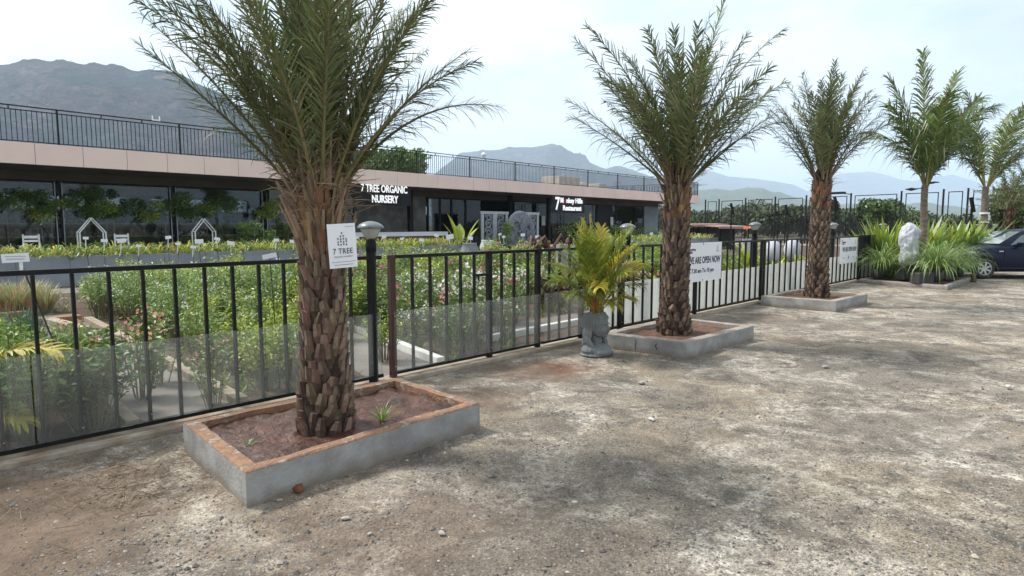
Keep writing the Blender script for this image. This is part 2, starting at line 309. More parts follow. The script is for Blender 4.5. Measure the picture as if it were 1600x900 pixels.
def axis(a,b,step,far0,far1):
    x=list(np.arange(a,b+1e-6,step)); k=step; lo=a
    while lo>far0: k*=1.5; lo=max(far0,lo-k); x.insert(0,lo)
    k=step; hi=b
    while hi<far1: k*=1.5; hi=min(far1,hi+k); x.append(hi)
    return x
xs=axis(-7,20,.11,-12500,12500); ys=axis(.5,22,.11,-2500,12500)
vs_=[];nx=len(xs);ny=len(ys)
for y in ys:
    for x in xs:
        z=0
        if -8<x<22 and 0<y<24:
            s,t=ST(Vector((x,y,0)))
            k=min(1,max(0,(-t-.25)/.5))
            z=k*(.016*fbm(x*.9,y*.9,0,3)+.007*fbm(x*5,y*5,3,3)-.004)
        vs_.append((x,y,z))
g=MB(); g.add(vs_,[(j*nx+i,j*nx+i+1,(j+1)*nx+i+1,(j+1)*nx+i) for j in range(ny-1) for i in range(nx-1)])
tag(g.build('ground',m_ground,smooth=True),kind='structure')
# loose stones: uncountable
def stones():
    rnd=random.Random(5); v=[];f=[]; mi=[]
    octa=[(1,0,0),(0,1,0),(-1,0,0),(0,-1,0),(.1,.1,1),(0,0,-.6)]; of=[(0,1,4),(1,2,4),(2,3,4),(3,0,4),(1,0,5),(2,1,5),(3,2,5),(0,3,5)]
    n=0; tries=0
    while n<17000 and tries<130000:
        tries+=1
        y=2.4+ (rnd.random()**1.7)*15; x=rnd.uniform(-.82,.9)*y
        s,t=ST(Vector((x,y,0)))
        if t>-.2: continue
        c=fbm(x*.8,y*.8,7,4)
        if rnd.random()>.25+.9*max(0,c+.15): continue
        r=.004+.009*rnd.random()**2.4+ (.010 if rnd.random()<.015 else 0)
        z=.016*fbm(x*.9,y*.9,0,3)+.007*fbm(x*5,y*5,3,3)-.004
        a=rnd.random()*6.3; ca,sa=math.cos(a),math.sin(a); b=len(v); e=rnd.uniform(.6,1.3)
        for p in octa:
            q=[p[0]*rnd.uniform(.7,1.2)*e,p[1]*rnd.uniform(.7,1.2),p[2]*rnd.uniform(.5,.9)]
            v.append((x+r*(q[0]*ca-q[1]*sa),y+r*(q[0]*sa+q[1]*ca),z+r*q[2]+r*.15))
        f+= [tuple(i+b for i in t_) for t_ in of]; mi+= [0 if rnd.random()<.6 else 1]*8; n+=1
    q=MB(); q.v=v;q.f=f;q.m=mi
    ma=M('gravel_grey',(.19,.18,.17),(.13,.122,.112),20,.9,island=.6); mb=M('gravel_tan',(.32,.29,.25),(.23,.2,.17),20,.9,island=.5)
    tag(q.build('gravel',[ma,mb]),'loose grey and tan gravel strewn over the dusty yard','gravel',kind='stuff')
stones()

# ---------------------------------------------------------------- hills
def hillmat(name,gr,br,pale,k):
    m=bpy.data.materials.new(name); m.use_nodes=True; nt=m.node_tree; b=nt.nodes['Principled BSDF']; L=nt.links.new; g=nt.nodes.new('ShaderNodeNewGeometry')
    mp=nt.nodes.new('ShaderNodeMapping'); mp.inputs['Scale'].default_value=(k,k*.6,k*2.2); L(g.outputs['Position'],mp.inputs[0])
    def N_(sc,d=8,r=.65):
        n=nt.nodes.new('ShaderNodeTexNoise'); n.inputs['Scale'].default_value=sc; n.inputs['Detail'].default_value=d; n.inputs['Roughness'].default_value=r; n.inputs['Distortion'].default_value=.6; L(mp.outputs[0],n.inputs['Vector']); return n.outputs['Fac']
    def Rp(v,a,b_,ca=(0,0,0),cb=(1,1,1)):
        r=nt.nodes.new('ShaderNodeValToRGB'); e=r.color_ramp.elements; e[0].position=a; e[1].position=b_; e[0].color=(*ca,1); e[1].color=(*cb,1); L(v,r.inputs[0]); return r.outputs[0]
    def X(f,a,b_,mode='MIX'):
        x=nt.nodes.new('ShaderNodeMixRGB'); x.blend_type=mode
        for i,v in enumerate((f,a,b_)):
            if isinstance(v,tuple): x.inputs[i].default_value=(*v,1)
            elif isinstance(v,(int,float)): x.inputs[i].default_value=v
            else: L(v,x.inputs[i])
        return x.outputs[0]
    c=X(Rp(N_(3,10),.46,.56),gr,br); c=X(Rp(N_(7,10,.7),.56,.66),c,pale); c=X(Rp(N_(22,6,.7),.50,.60),c,tuple(x*.8 for x in gr)); c=X(.7,c,Rp(N_(60,5,.8),.35,.65,(.35,.35,.35),(1.6,1.6,1.6)),'MULTIPLY')
    L(c,b.inputs['Base Color']); b.inputs['Roughness'].default_value=1; b.inputs['Specular IOR Level'].default_value=0
    bu=nt.nodes.new('ShaderNodeBump'); bu.inputs['Strength'].default_value=1; bu.inputs['Distance'].default_value=.12/k; L(N_(9,10,.7),bu.inputs['Height']); L(bu.outputs[0],b.inputs['Normal']); return m
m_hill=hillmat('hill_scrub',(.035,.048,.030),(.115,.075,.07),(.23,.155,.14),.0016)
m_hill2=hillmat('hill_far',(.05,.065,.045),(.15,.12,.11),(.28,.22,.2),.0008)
m_wood2=M('wooded_rise',(.045,.065,.035),(.08,.10,.05),.02,.95,detail=8)
def hill(name,prof,Y,depth,mat,amp,seed,cols=220,rows=36,tree=0):
    px0,px1=prof[0][0],prof[-1][0]; q=MB(); vs=[]
    for i in range(cols):
        px=px0+(px1-px0)*i/(cols-1)
        py=np.interp(px,[p[0] for p in prof],[p[1] for p in prof])
        top=at(px,py,Y); H=top.z; ux=(px-800)/F
        for j in range(rows+6):
            f=j/(rows-1)
            yy=Y-depth*(1-f); xx=ux*yy
            if f<=1: h=H*(.5*f+.5*f**2.2)*min(1,f*4)
            else: h=H*max(-.02,1-(f-1)*6)
            n=fbm(xx*amp[1]+seed,yy*amp[1],seed,6); n2=abs(fbm(xx*amp[1]*2.2,yy*amp[1]*.5,seed+9,5))
            h+=amp[0]*(n-.9*n2+.2)*(min(1,f*3) if f<.75 else (1-f)/.25*.8+.2 if f<1 else .15)
            if tree and f>.7: h+=tree*max(0,fbm(xx*.03*1000/Y,yy*.03,seed+3,4))
            vs.append((xx,yy,h if f>0 else -2))
    Rr=rows+6
    q.add(vs,[(i*Rr+j,(i+1)*Rr+j,(i+1)*Rr+j+1,i*Rr+j+1) for i in range(cols-1) for j in range(Rr-1)])
    return tag(q.build(name,mat,smooth=True),kind='structure')
hill('hills',[(-500,190),(-300,130),(-100,118),(0,106),(60,95),(110,95),(150,102),(210,101),(240,105),(290,114),(340,140),(400,178),(470,212),(540,240),(620,275),(700,352)],1500,900,m_hill,(75,.0055),3,320,70,6)
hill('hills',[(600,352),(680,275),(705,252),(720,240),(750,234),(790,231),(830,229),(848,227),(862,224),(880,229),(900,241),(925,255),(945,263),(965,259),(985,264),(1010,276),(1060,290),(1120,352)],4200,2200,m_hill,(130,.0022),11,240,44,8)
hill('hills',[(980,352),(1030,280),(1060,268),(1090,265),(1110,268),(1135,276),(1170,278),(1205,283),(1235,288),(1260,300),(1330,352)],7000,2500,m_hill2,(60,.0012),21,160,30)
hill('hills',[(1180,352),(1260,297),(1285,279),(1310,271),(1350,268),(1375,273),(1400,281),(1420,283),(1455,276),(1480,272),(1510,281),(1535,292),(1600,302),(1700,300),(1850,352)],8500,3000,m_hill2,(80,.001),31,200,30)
hill('hills',[(1000,352),(1060,302),(1090,297),(1115,295),(1140,298),(1162,293),(1188,294),(1205,301),(1240,309),(1290,320),(1330,318),(1380,322),(1440,316),(1470,322),(1520,326),(1580,318),(1700,322),(1900,352)],2300,700,m_wood2,(16,.01),41,240,20,10)
# haze: one closed box of even air around everything
hz=MB(); hz.span((-13000,-3000,-4),(13000,13000,900))
mh=bpy.data.materials.new('haze_air'); mh.use_nodes=True; n_=mh.node_tree; n_.nodes.clear(); o_=n_.nodes.new('ShaderNodeOutputMaterial'); pv=n_.nodes.new('ShaderNodeVolumePrincipled')
pv.inputs['Color'].default_value=(.66,.82,1,1); pv.inputs['Density'].default_value=.00019; pv.inputs['Anisotropy'].default_value=.2; n_.links.new(pv.outputs[0],o_.inputs['Volume'])
tag(hz.build('haze',mh),kind='stuff')

# ---------------------------------------------------------------- garden ground, paths, kerbs
g=MB(); q=[W(-14,.12,.006),W(52,.12,.006),W(52,30,.006),W(-14,30,.006)]; g.add(q,[(0,1,2,3)]); tag(g.build('garden_soil',m_soild),kind='structure')
def strip(name,pts,z,mat,kind='structure'):
    g=MB(); g.add([W(s,t,z) for s,t in pts],[tuple(range(len(pts)))]); return tag(g.build(name,mat),kind=kind)
strip('path',[(.95,.14),(1.68,.14),(2.15,7.2),(1.45,7.2)],.012,m_path)
strip('path',[(-8,7.2),(2.15,7.2),(2.25,8.3),(-8,8.3)],.013,m_path)
strip('path',[(3.05,.14),(3.95,.14),(5.1,5.0),(4.2,5.0)],.012,m_path)
strip('path',[(5.9,.9),(12,1.1),(12,1.8),(6.1,1.7)],.012,m_path)
strip('path',[(-8,12.6),(46,11.9),(46,13.3),(-8,14.2)],.014,m_path)
def bar_kerb(name,s0,t0,s1,t1,wd,h,mat,label,cat='kerb',z=0):
    a=W(s0,t0,z); b=W(s1,t1,z); o=MB(); Lh=(b-a).length; o.box((Lh/2,0,h/2),(Lh,wd,h)); ob=o.build(name,mat,bevel=.008); ob.location=a; ob.rotation_euler=(0,0,math.atan2((b-a).y,(b-a).x)); return tag(ob,label,cat)
bar_kerb('kerb',1.72,.2,2.18,7.0,.12,.09,m_curb,'long worn concrete kerb between grey path and oleander bed')
bar_kerb('kerb',-6,7.12,2.1,7.12,.16,.12,m_brickk,'terracotta coloured kerb crossing the far end of the grey path')
bar_kerb('kerb',-6,8.4,1.6,8.4,.18,.12,m_brickk,'reddish kerb in front of the pale tufted grasses')
bar_kerb('loose_kerb_stone',1.75,5.4,1.62,6.9,.16,.13,m_curb,'loose grey kerb stone lying on the path by the terracotta kerb','kerb stone',.014)
bar_kerb('kerb',.86,.2,1.36,7.0,.10,.08,m_curb,'pale kerb along the left side of the grey path')
bar_kerb('kerb',4.02,.2,5.2,5.0,.10,.10,m_whitep,'white painted kerb seen through the gate')
bar_kerb('kerb',5.4,.86,12,1.0,.10,.10,m_whitep,'white painted kerb lying parallel to the fence behind the right gate leaf')
bar_kerb('fence_plinth',-9,.0,20.0,.0,.24,.045,m_curb,'low worn concrete plinth running under the black fence','plinth',-.004)

# ---------------------------------------------------------------- fence, gate
FH=1.30
def fence_section(name,label,s0,s1,posts,bars,sheet,sheetmat,sheet_h=.62,lean=0,post_w=.06,cat='fence',browns=()):
    t=thing(name,label,cat,W(s0,0,0),PHI)
    Ls=s1-s0
    o=MB(); o.box((Ls/2,0,FH-.0175),(Ls,.045,.035)); o.build('top_rail',m_black,t,bevel=.003)
    o=MB(); o.box((Ls/2,0,.085),(Ls,.035,.035)); o.build('bottom_rail',m_black,t,bevel=.003)
    for p in posts:
        o=MB(); o.box((p-s0,0,FH/2),(post_w,post_w,FH+.004)); b=o.build('post',m_brown if p in browns else m_black,t,bevel=.004)
        if p in browns: b['label']='brown painted gate post'
    first=None
    for k,p in enumerate(bars):
        if first is None:
            o=MB(); o.box((0,-.002,(FH-.035+.10)/2),(.022,.03,FH-.14)); first=o.build('bar',m_black,t); b=first
        else:
            b=first.copy(); COL.objects.link(b)
        b.location=(p-s0,0,0)
    if sheet:
        if sheetmat is m_whitened:
            for (a,b_) in sheet:
                o=MB(); o.box(((a+b_)/2-s0,.030,.105+sheet_h/2),(b_-a-.01,.004,sheet_h)); o.build('reflection_pale_sheet',m_reflwhite,t)  # sheet painted pale in place of the reflection on clear glass
        for (a,b_) in (sheet if sheetmat is not m_whitened else ()):
            o=MB(); o.box(((a+b_)/2-s0,-.036,.105+sheet_h/2),(b_-a-.01,.005,sheet_h)); o.build('clear_sheet',sheetmat,t)
        o=MB(); o.tube([(0,-.0395,0),(0,-.046,0)],.007,6); b0=None
        for p in list(posts)+list(bars)[::2]:
            for z in (.16,.68):
                if b0 is None: b0=o.build('bolt',m_bolt,t); b=b0
                else: b=b0.copy(); COL.objects.link(b)
                b.location=(p-s0,0,z)
    return t
rr=random.Random(2)
fence_section('metal_fence','black vertical bar fence left of the lamp post, by the nearest planter',-2.6,3.08,[-1.6],[round(-2.45+.225*i,3) for i in range(24) if abs(-2.45+.225*i+1.6)>.1 and -2.45+.225*i<2.85],[(-2.6,.2),(.2,3.05)],m_sheet)
gt=fence_section('metal_gate','wide black double gate with clear sheet between brown post and bust planter',3.18,5.52,[3.21,4.6,5.47],[3.47,3.71,3.94,4.15,4.36,4.81,5.03,5.28],[(3.2,4.6),(4.6,5.5)],m_sheet,cat='gate',browns=(3.21,),lean=0)
o=MB(); o.box((1.30,-.03,1.03),(.22,.02,.03)); o.box((1.38,-.03,.95),(.03,.02,.15)); o.tube([(1.22,-.035,1.02),(1.22,-.035,.97)],.012,8); o.build('latch',m_black,gt)
fence_section('metal_fence','short black bar fence between the gate and the bust planter',5.56,6.42,[6.39],[5.70,5.91,6.13],[(5.56,6.41)],m_sheet)
fence_section('metal_fence','black bar fence with open sign behind the second planter',6.62,12.62,[6.66,7.35,9.7,12.58],[round(6.9+.27*i,3) for i in range(22) if abs(6.9+.27*i-9.7)>.1 and 6.9+.27*i<12.5],[(6.62,9.7),(9.7,12.6)],m_whitened,.64)
fence_section('metal_fence','far black bar fence behind the third planter',12.66,19.6,[12.7,16.1,19.55],[round(12.93+.33*i,3) for i in range(20) if abs(12.93+.33*i-16.1)>.12],[(12.66,16.1),(16.1,19.6)],m_whitened,.66)
# last run turns behind the fourth planter and is closed with black sheet
p0=W(19.65,0,0); p1=Vector((19.0,25.6,0)); dv=p1-p0; t=thing('sheet_fence','black sheet fence over pale lower panel at the end of the yard','fence',p0,math.atan2(dv.y,dv.x)); Ld=dv.length
o=MB(); o.box((Ld/2,.02,.98),(Ld,.01,.62)); o.build('black_panel',m_black,t)
o=MB(); o.box((Ld/2,0,FH),(Ld,.045,.035)); o.box((Ld/2,0,.085),(Ld,.035,.035)); o.build('rail',m_black,t)
o=MB(); o.box((Ld/2,0,.38),(Ld,.006,.58)); o.build('pale_panel',m_whitened,t)
for k in range(6):
    o=MB(); o.box((.05+k*Ld/5.1,0,FH/2),(.06,.05,FH+.03)); o.build('post',m_black,t)
for k in range(32):
    o=MB(); o.box((.3+k*.27,-.012,.68),(.022,.02,1.18)); o.build('bar',m_black,t)

# ---------------------------------------------------------------- planter boxes
m_rim2=M('dusty_rim_render',(.34,.23,.16),(.27,.24,.21),9,.9,.6,bscale=50,c3=(.36,.34,.31),lo=.36,hi=.5)
def planter(label,poly,h,soilmat=m_soil,wall=.13,group=None):
    c=sum((Vector(p) for p in poly),Vector((0,0)))/len(poly)
    t=thing('planter_box',label,'planter',W(c.x,c.y,0),PHI)
    P=[Vector(p)-c for p in poly]; n=len(P)
    def inset(d):
        r=[]
        for i in range(n):
            a,b,c_=P[i-1],P[i],P[(i+1)%n]; e1=(b-a).normalized(); e2=(c_-b).normalized(); n1=Vector((-e1.y,e1.x)); n2=Vector((-e2.y,e2.x)); r.append(b+(n1+n2)*(d/(1+n1.dot(n2))))
        return r
    rnd=random.Random(int(h*1000)+n+int(c.x*7))
    seg=9
    def dense(Q,amp=0):
        r=[]
        for i in range(n):
            for k in range(seg):
                p=Q[i].lerp(Q[(i+1)%n],k/seg)
                if amp and k: p=p+Vector((rnd.gauss(0,amp),rnd.gauss(0,amp)))
                r.append(p)
        return r
    O=dense(P); I=dense(inset(wall),.006); K=len(O)
    o=MB(); vs=[(p.x,p.y,-.06) for p in O]+[(p.x,p.y,h-.012) for p in O]
    o.add(vs,[(i,(i+1)%K,K+(i+1)%K,K+i) for i in range(K)],0); o.build('wall',m_conc,t)
    o=MB(); Oi=dense(inset(.004)); Om=dense(inset(.016),.002); hh=[h+rnd.gauss(0,.0025) for _ in range(K)]
    vs=[(p.x,p.y,h-.013) for p in O]+[(p.x,p.y,h-.006) for p in Oi]+[(p.x,p.y,hh[i]) for i,p in enumerate(Om)]+[(p.x,p.y,hh[i]-.002) for i,p in enumerate(I)]+[(p.x,p.y,h-.10) for p in I]
    fs=[(r*K+i,r*K+(i+1)%K,(r+1)*K+(i+1)%K,(r+1)*K+i) for r in range(4) for i in range(K)]
    o.add(vs,fs,0); o.build('rim',m_rim if h>.21 else m_rim2,t)
    # soil surface: lumpy fan grid
    J=inset(wall-.02); m_=60; vs=[]
    for a in range(m_):
        for b in range(m_):
            u=a/(m_-1); v=b/(m_-1); p=(J[0].lerp(J[1],u)).lerp(J[3].lerp(J[2],u),v)
            dist=(p.length); z=h-.055+.024*fbm(p.x*4,p.y*4,c.x,5)+.014*fbm(p.x*14,p.y*14,c.x,3)+.035*math.exp(-(dist/.35)**2)
            vs.append((p.x,p.y,z))
    o=MB(); o.add(vs,[(b+a*m_,b+1+a*m_,b+1+(a+1)*m_,b+(a+1)*m_) for a in range(m_-1) for b in range(m_-1)][::1]); so=o.build('soil',soilmat,t,smooth=True)
    return t,W(c.x,c.y,0)
planter('nearest concrete planter with rusty orange rim and wet red soil',[(.84,-1.84),(2.73,-1.78),(2.80,-.62),(.95,-.60)],.215,wall=.09)
planter('second concrete planter with cracked front, beside the bust pot',[(6.30,-1.66),(8.12,-1.72),(8.16,-.45),(6.15,-.52)],.20,M('planter_brown_soil',(.15,.075,.045),(.07,.04,.025),9,.9,1.0,bscale=30,c3=(.22,.13,.08)))
planter('third concrete planter in front of the far fence run',[(12.05,-1.63),(13.86,-1.70),(13.9,-.25),(12.0,-.25)],.20,M('planter_brown_soil',(.15,.075,.045),(.07,.04,.025)))
planter('low wide grey planter crowded with grasses near the car',[(18.25,-2.38),(21.75,-2.42),(21.75,-.25),(18.9,-.2)],.11,m_soild)
# cracks in the second planter's wall
for (px,y0,y1) in ((984,528,546),(1019,533,542)):
    a=G(px,y0+0,.16); s0,t0=ST(a); o=MB()
    s0=6.205 if px==984 else 6.255
# (crack lines follow the wall face)
def crack(u,h0,h1,seed):
    a=Vector((6.15,-.52)); b=Vector((6.30,-1.66)); p=a.lerp(b,u); e=(b-a).normalized(); nn=Vector((e.y,-e.x)); 
    if nn.x>0: nn=-nn
    rnd=random.Random(seed); pts=[]
    for k in range(7):
        z=h1+(h0-h1)*k/6; q=p+e*rnd.uniform(-.012,.012)+nn*.002; pts.append(W(q.x,q.y,z))
    o=MB(); o.tube(pts,[.002,.005,.006,.005,.006,.004,.001],5); return o.build('crack',m_ink)
pl2=[o for o in bpy.data.objects if o.get('label','').startswith('second concrete')][0]
for c_ in (crack(.42,.02,.17,1),crack(.66,.06,.15,2)):
    c_.data.transform(Matrix.Translation(pl2.location).inverted()); c_.data.transform(Matrix.Rotation(-PHI,4,'Z')); c_.parent=pl2

# ---------------------------------------------------------------- palms
def scales(mb,H,rf,nr,dz,sw,sh,out_,rnd,mi=0,z0=0,mi2=None,stub_from=2.):
    rows=int(H/dz)
    for j in range(rows):
        z=z0+j*dz; f=j/rows; r=rf(f)
        for k in range(nr):
            if rnd.random()<.045: continue
            a=2*PI*(k+(.5 if j%2 else 0))/nr+rnd.gauss(0,.075)
            zz=z+rnd.gauss(0,dz*.2); W_=sw*rnd.uniform(.72,1.12)*(1-.12*f); Hh=sh*rnd.uniform(.8,1.15)*(1+.25*f); ou=out_*rnd.uniform(.6,1.5)
            er=Vector((math.cos(a),math.sin(a),0)); et=Vector((-math.sin(a),math.cos(a),0)); up=Vector((0,0,1))
            tw=rnd.gauss(0,.17)
            et=(et*math.cos(tw)+up*math.sin(tw)); upv=(up*math.cos(tw)-Vector((-math.sin(a),math.cos(a),0))*math.sin(tw))
            def P(x,y,o): return er*(r+o)+et*x+upv*y+up*zz
            # shield: wide at the foot, narrowing upward, cut square at its tip, with thickness
            w0,w1,w2=W_*.42,W_*.52,W_*rnd.uniform(.26,.38)
            b=[P(-w0,-.12*Hh,-.015),P(w0,-.12*Hh,-.015),P(w1,.35*Hh,.25*ou),P(w2,.95*Hh,ou),P(-w2,.95*Hh,ou),P(-w1,.35*Hh,.25*ou),P(0,.0*Hh,.012),P(0,.4*Hh,.25*ou+.018),P(0,1.0*Hh,ou+.010)]
            th=.03
            b2=[P(w2*.9,.93*Hh,ou-th),P(-w2*.9,.93*Hh,ou-th),P(w1*.9,.4*Hh,-.02),P(-w1*.9,.4*Hh,-.02)]
            V=b+b2
            fs=[(0,1,6),(1,2,7,6),(0,6,7,5),(2,3,8,7),(5,7,8,4),(3,9,10,4,8),(2,11,9,3),(5,4,10,12),(1,11,2),(0,5,12)]
            m=mi if (mi2 is None or f<stub_from or rnd.random()<.35) else mi2
            mb.add(V,fs,m)
            if m==mi: mb.m[-6]=3
def frond(st,lf,base,az,th0,Lf,bend,nl,ll,lw,pet,rnd,mode='date',stm=0,lfm=0,r0=.014,side=0,tiplen=.35):
    er=Vector((math.cos(az),math.sin(az),0)); up=Vector((0,0,1)); K=16; pts=[Vector(base)]; T=[]; p=Vector(base)
    sidev=Vector((-er.y,er.x,0))
    for i in range(K+1):
        f=i/K; th=th0+bend*f**1.5
        d=up*math.cos(th)+er*math.sin(th)+sidev*side*f*.5; d.normalize(); T.append(d)
        if i<K: p=p+d*(Lf/K); pts.append(p.copy())
    st.tube(pts,[r0*(1-.88*i/K) for i in range(K+1)],4,stm,cap=False)
    tw0=rnd.gauss(0,.35)
    for i in range(nl):
        u=pet+(1-pet)*(i+rnd.random()*.7)/nl
        q=(u-pet)/(1-pet); k=min(K-1,int(u*K)); fr=u*K-k; P=pts[k].lerp(pts[k+1],fr); t=T[k]
        Bn=sidev; Nn=t.cross(Bn); Nn.normalize()
        if Nn.z<0 and th0<1.2: Nn=-Nn
        ca,sa=math.cos(tw0*q),math.sin(tw0*q); Bn,Nn=(Bn*ca+Nn*sa),(Nn*ca-Bn*sa)
        prof=(min(1,.28+q*2.4) if q<.3 else 1)*(1-(1-tiplen)*max(0,(q-.35)/.65)**1.3)
        for sd_ in (-1,1):
            if mode=='date':
                a=R(rnd.uniform(26,60)*(1-.3*q)); v=R(rnd.choice((-34,8,44))+rnd.gauss(0,14)); dr=.22 if rnd.random()<.8 else .7
            elif mode=='coco':
                a=R(rnd.uniform(44,56)*(1-.45*q)); v=R(rnd.gauss(4,10)); dr=.75*rnd.uniform(.4,1.6)
            else:
                a=R(rnd.uniform(38,50)*(1-.3*q)); v=R(rnd.gauss(22,10)); dr=.5*rnd.uniform(.5,1.5)
            l=ll*prof*rnd.uniform(.8,1.15)
            d=(t*math.cos(a)+(Bn*sd_*math.cos(v)+Nn*math.sin(v))*math.sin(a)).normalized()
            wv=d.cross(Nn); wv=(wv.normalized() if wv.length>.1 else sidev)*lw*rnd.uniform(.8,1.2)
            g_=Vector((0,0,-1)); kk=dr*rnd.uniform(.5,1.4)
            p1=P+d*l*.4+g_*l*kk*.1; p2=P+d*l*.75+g_*l*kk*.38; p3=P+d*l+g_*l*kk*.8
            if rnd.random()<.04: p2=P+d*l*.6+g_*l*.3; p3=p2+g_*l*.35+d*l*.06
            lf.add([P-wv*.35,P+wv*.35,p1-wv*.5,p1+wv*.5,p2-wv*.38,p2+wv*.38,p3],[(0,1,3,2),(2,3,5,4),(4,5,6)],lfm if rnd.random()>.10 else 1)
m_cut=M('cut_boot_face',(.23,.165,.115),(.13,.09,.062),25,.9,.5,island=.4)
def date_palm(label,base,H,r,seed,nf,Lf,th_rng,extra=(),light=False,crown_r=.10,sc_=(11,.085,.10,.125,.035),ll=.34,lw=.011,nl=70,dry=60,stubs=.75):
    rnd=random.Random(seed); t=thing('date_palm',label,'palm tree',base)
    nr,dz,sw,sh,ou=sc_
    rf=lambda f:r*(1.24-.28*min(1,f*4.5)-.12*f)
    o=MB(); o.lathe([(rf(0)*1.02,-.1),(rf(.2),H*.2),(rf(.5),H*.5),(rf(1),H),(rf(1)*.8,H+.18),(.05,H+.35)],20); scales(o,H,rf,nr,dz,sw,sh,ou,rnd,1,0,2,stubs)
    o.build('trunk',[m_core,m_bark1 if light else m_bark,m_stub,m_cut],t)
    # crown
    st=MB(); lf=MB(); items=[]
    for i in range(nf):
        f=i/(nf-1); az=i*2.39996+rnd.gauss(0,.2); th=R(th_rng[0]+(th_rng[1]-th_rng[0])*f**.8+rnd.gauss(0,3)); items.append((az,th,Lf*rnd.uniform(.82,1.1)*(1-.12*f),R(rnd.uniform(5,30)+14*f)))
    items+= [(R(a),R(b),c,R(d)) for a,b,c,d in extra]
    for az,th,l,be in items:
        f=min(1,th/R(th_rng[1])); rb=crown_r*(.35+.75*f); zb=H-.02+.22*(1-f)
        frond(st,lf,(rb*math.cos(az),rb*math.sin(az),zb),az,th,l,be,nl,ll,lw,.13,rnd,'date',0,0,.016,rnd.gauss(0,.35))
    # unopened spears
    for k in range(3):
        a=rnd.random()*6.3; th=R(rnd.uniform(1,9)); l=Lf*rnd.uniform(.8,1.08); st.tube([(0.02*math.cos(a),.02*math.sin(a),H+.15),(.02*math.cos(a)+math.sin(th)*l*math.cos(a),math.sin(th)*l*math.sin(a),H+.15+l*math.cos(th))],[.016,.004],5,0)
    st.build('leaf_stalks',[m_petiole],t); lf.build('crown',[m_date,m_datey],t)
    # dry stalks, cut boots and spines below the crown
    o=MB()
    for k in range(dry):
        a=rnd.random()*6.28; z=H-.45+rnd.random()*.62; er=Vector((math.cos(a),math.sin(a),0)); th=R(rnd.uniform(6,30)); l=rnd.uniform(.15,.42)
        p=er*(rf(1)*.85)+Vector((0,0,z)); d=er*math.sin(th)+Vector((0,0,math.cos(th))); sv=Vector((-er.y,er.x,0))*rnd.gauss(0,.25)
        if rnd.random()<.4: # thick boot
            o.tube([p,p+d*l*.4+sv*.05,p+d*l+sv*l*.4],[rnd.uniform(.018,.034),.016,.008],5,0)
        else:
            q=p+Vector((0,0,.15)); e=rnd.gauss(0,.4); o.tube([q,q+d*l*.5+sv*l*.6,q+d*l*.8+(sv*1.6+er*.5)*l+Vector((0,0,-abs(e)*l*.4))],[.006,.004,.0015],4,0)
    for k in range(int(dry*1.6)):
        a=rnd.random()*6.28; z=H-.1+rnd.random()*.5; er=Vector((math.cos(a),math.sin(a),0)); p=er*(.09+rnd.random()*.10)+Vector((0,0,z)); dd=(er*rnd.uniform(.3,1.2)+Vector((rnd.gauss(0,.4),rnd.gauss(0,.4),rnd.uniform(-.2,1)))).normalized(); l=rnd.uniform(.08,.28)
        o.tube([p,p+dd*l*.6,p+dd*l+Vector((0,0,rnd.uniform(-.08,.02)))],[.004,.003,.001],3,0)
    o.build('dry_leaf_bases',[m_dry],t)
    return t
P1=G(510,661,.2); P2=G(1053,519,.17); P3=G(1276,463,.17)
date_palm('largest date palm, in the nearest planter, with a white logo board on its trunk',(P1.x,P1.y,.15),1.62,.152,7,42,1.72,(3,26),
  extra=[(178,34,1.62,16),(190,40,1.35,12),(172,27,1.85,12),(150,36,1.5,18),(8,34,1.45,70),(-10,32,1.4,40),(16,32,1.45,26),(0,22,1.8,20),(200,25,1.8,12)],light=True,sc_=(12,.080,.078,.140,.022),stubs=.80,dry=170,ll=.27,nl=92,lw=.0095,crown_r=.075)
date_palm('middle date palm in the second planter, beside the open sign',(P2.x,P2.y,.13),2.0,.170,21,36,1.85,(4,38),
  extra=[(178,50,1.6,14),(172,42,1.75,22),(185,28,2.2,22),(190,20,2.3,26),(2,20,2.3,36),(-6,34,1.85,26),(6,42,1.7,4),(8,10,2.3,8),(0,46,1.5,10)],sc_=(12,.084,.100,.125,.026),ll=.36,nl=60,lw=.015,dry=60)
date_palm('slender date palm in the third planter, in front of the far fence',(P3.x,P3.y,.13),2.35,.18,33,32,1.95,(3,27),
  extra=[(178,34,1.6,12),(182,24,1.9,24),(0,14,2.35,18),(4,28,1.85,10),(-8,34,1.5,16)],sc_=(11,.088,.105,.130,.028),ll=.36,nl=46,lw=.019,dry=55)
def coco_palm(label,base,H,r,seed,fr,Lf,lean=(0,0)):
    rnd=random.Random(seed); t=thing('coconut_palm',label,'palm tree',base)
    o=MB(); pts=[];rad=[]
    for i in range(25):
        f=i/24; pts.append((lean[0]*f*f+.03*math.sin(f*5),lean[1]*f*f,H*f-.1)); rad.append(r*(1.5-.5*min(1,f*6))*(1-.2*f)*(1+.05*(i%2)))
    o.tube(pts,rad,12); o.build('trunk',m_cbark,t,smooth=True)
    st=MB(); lf=MB()
    for az,th,l,be in fr:
        az=R(az)+rnd.gauss(0,.1); frond(st,lf,(lean[0]+.05*math.cos(az),lean[1]+.05*math.sin(az),H-.15),az,R(th),l*Lf,R(be),66,1.0,.040,.14,rnd,'coco',0 if rnd.random()<.2 else 1,0,.030,rnd.gauss(0,.2),.45)
    st.build('leaf_stalks',[m_cocoy,m_petiole],t); lf.build('crown',[m_coco,m_datey],t); return t
P4=G(1438,432,.1)
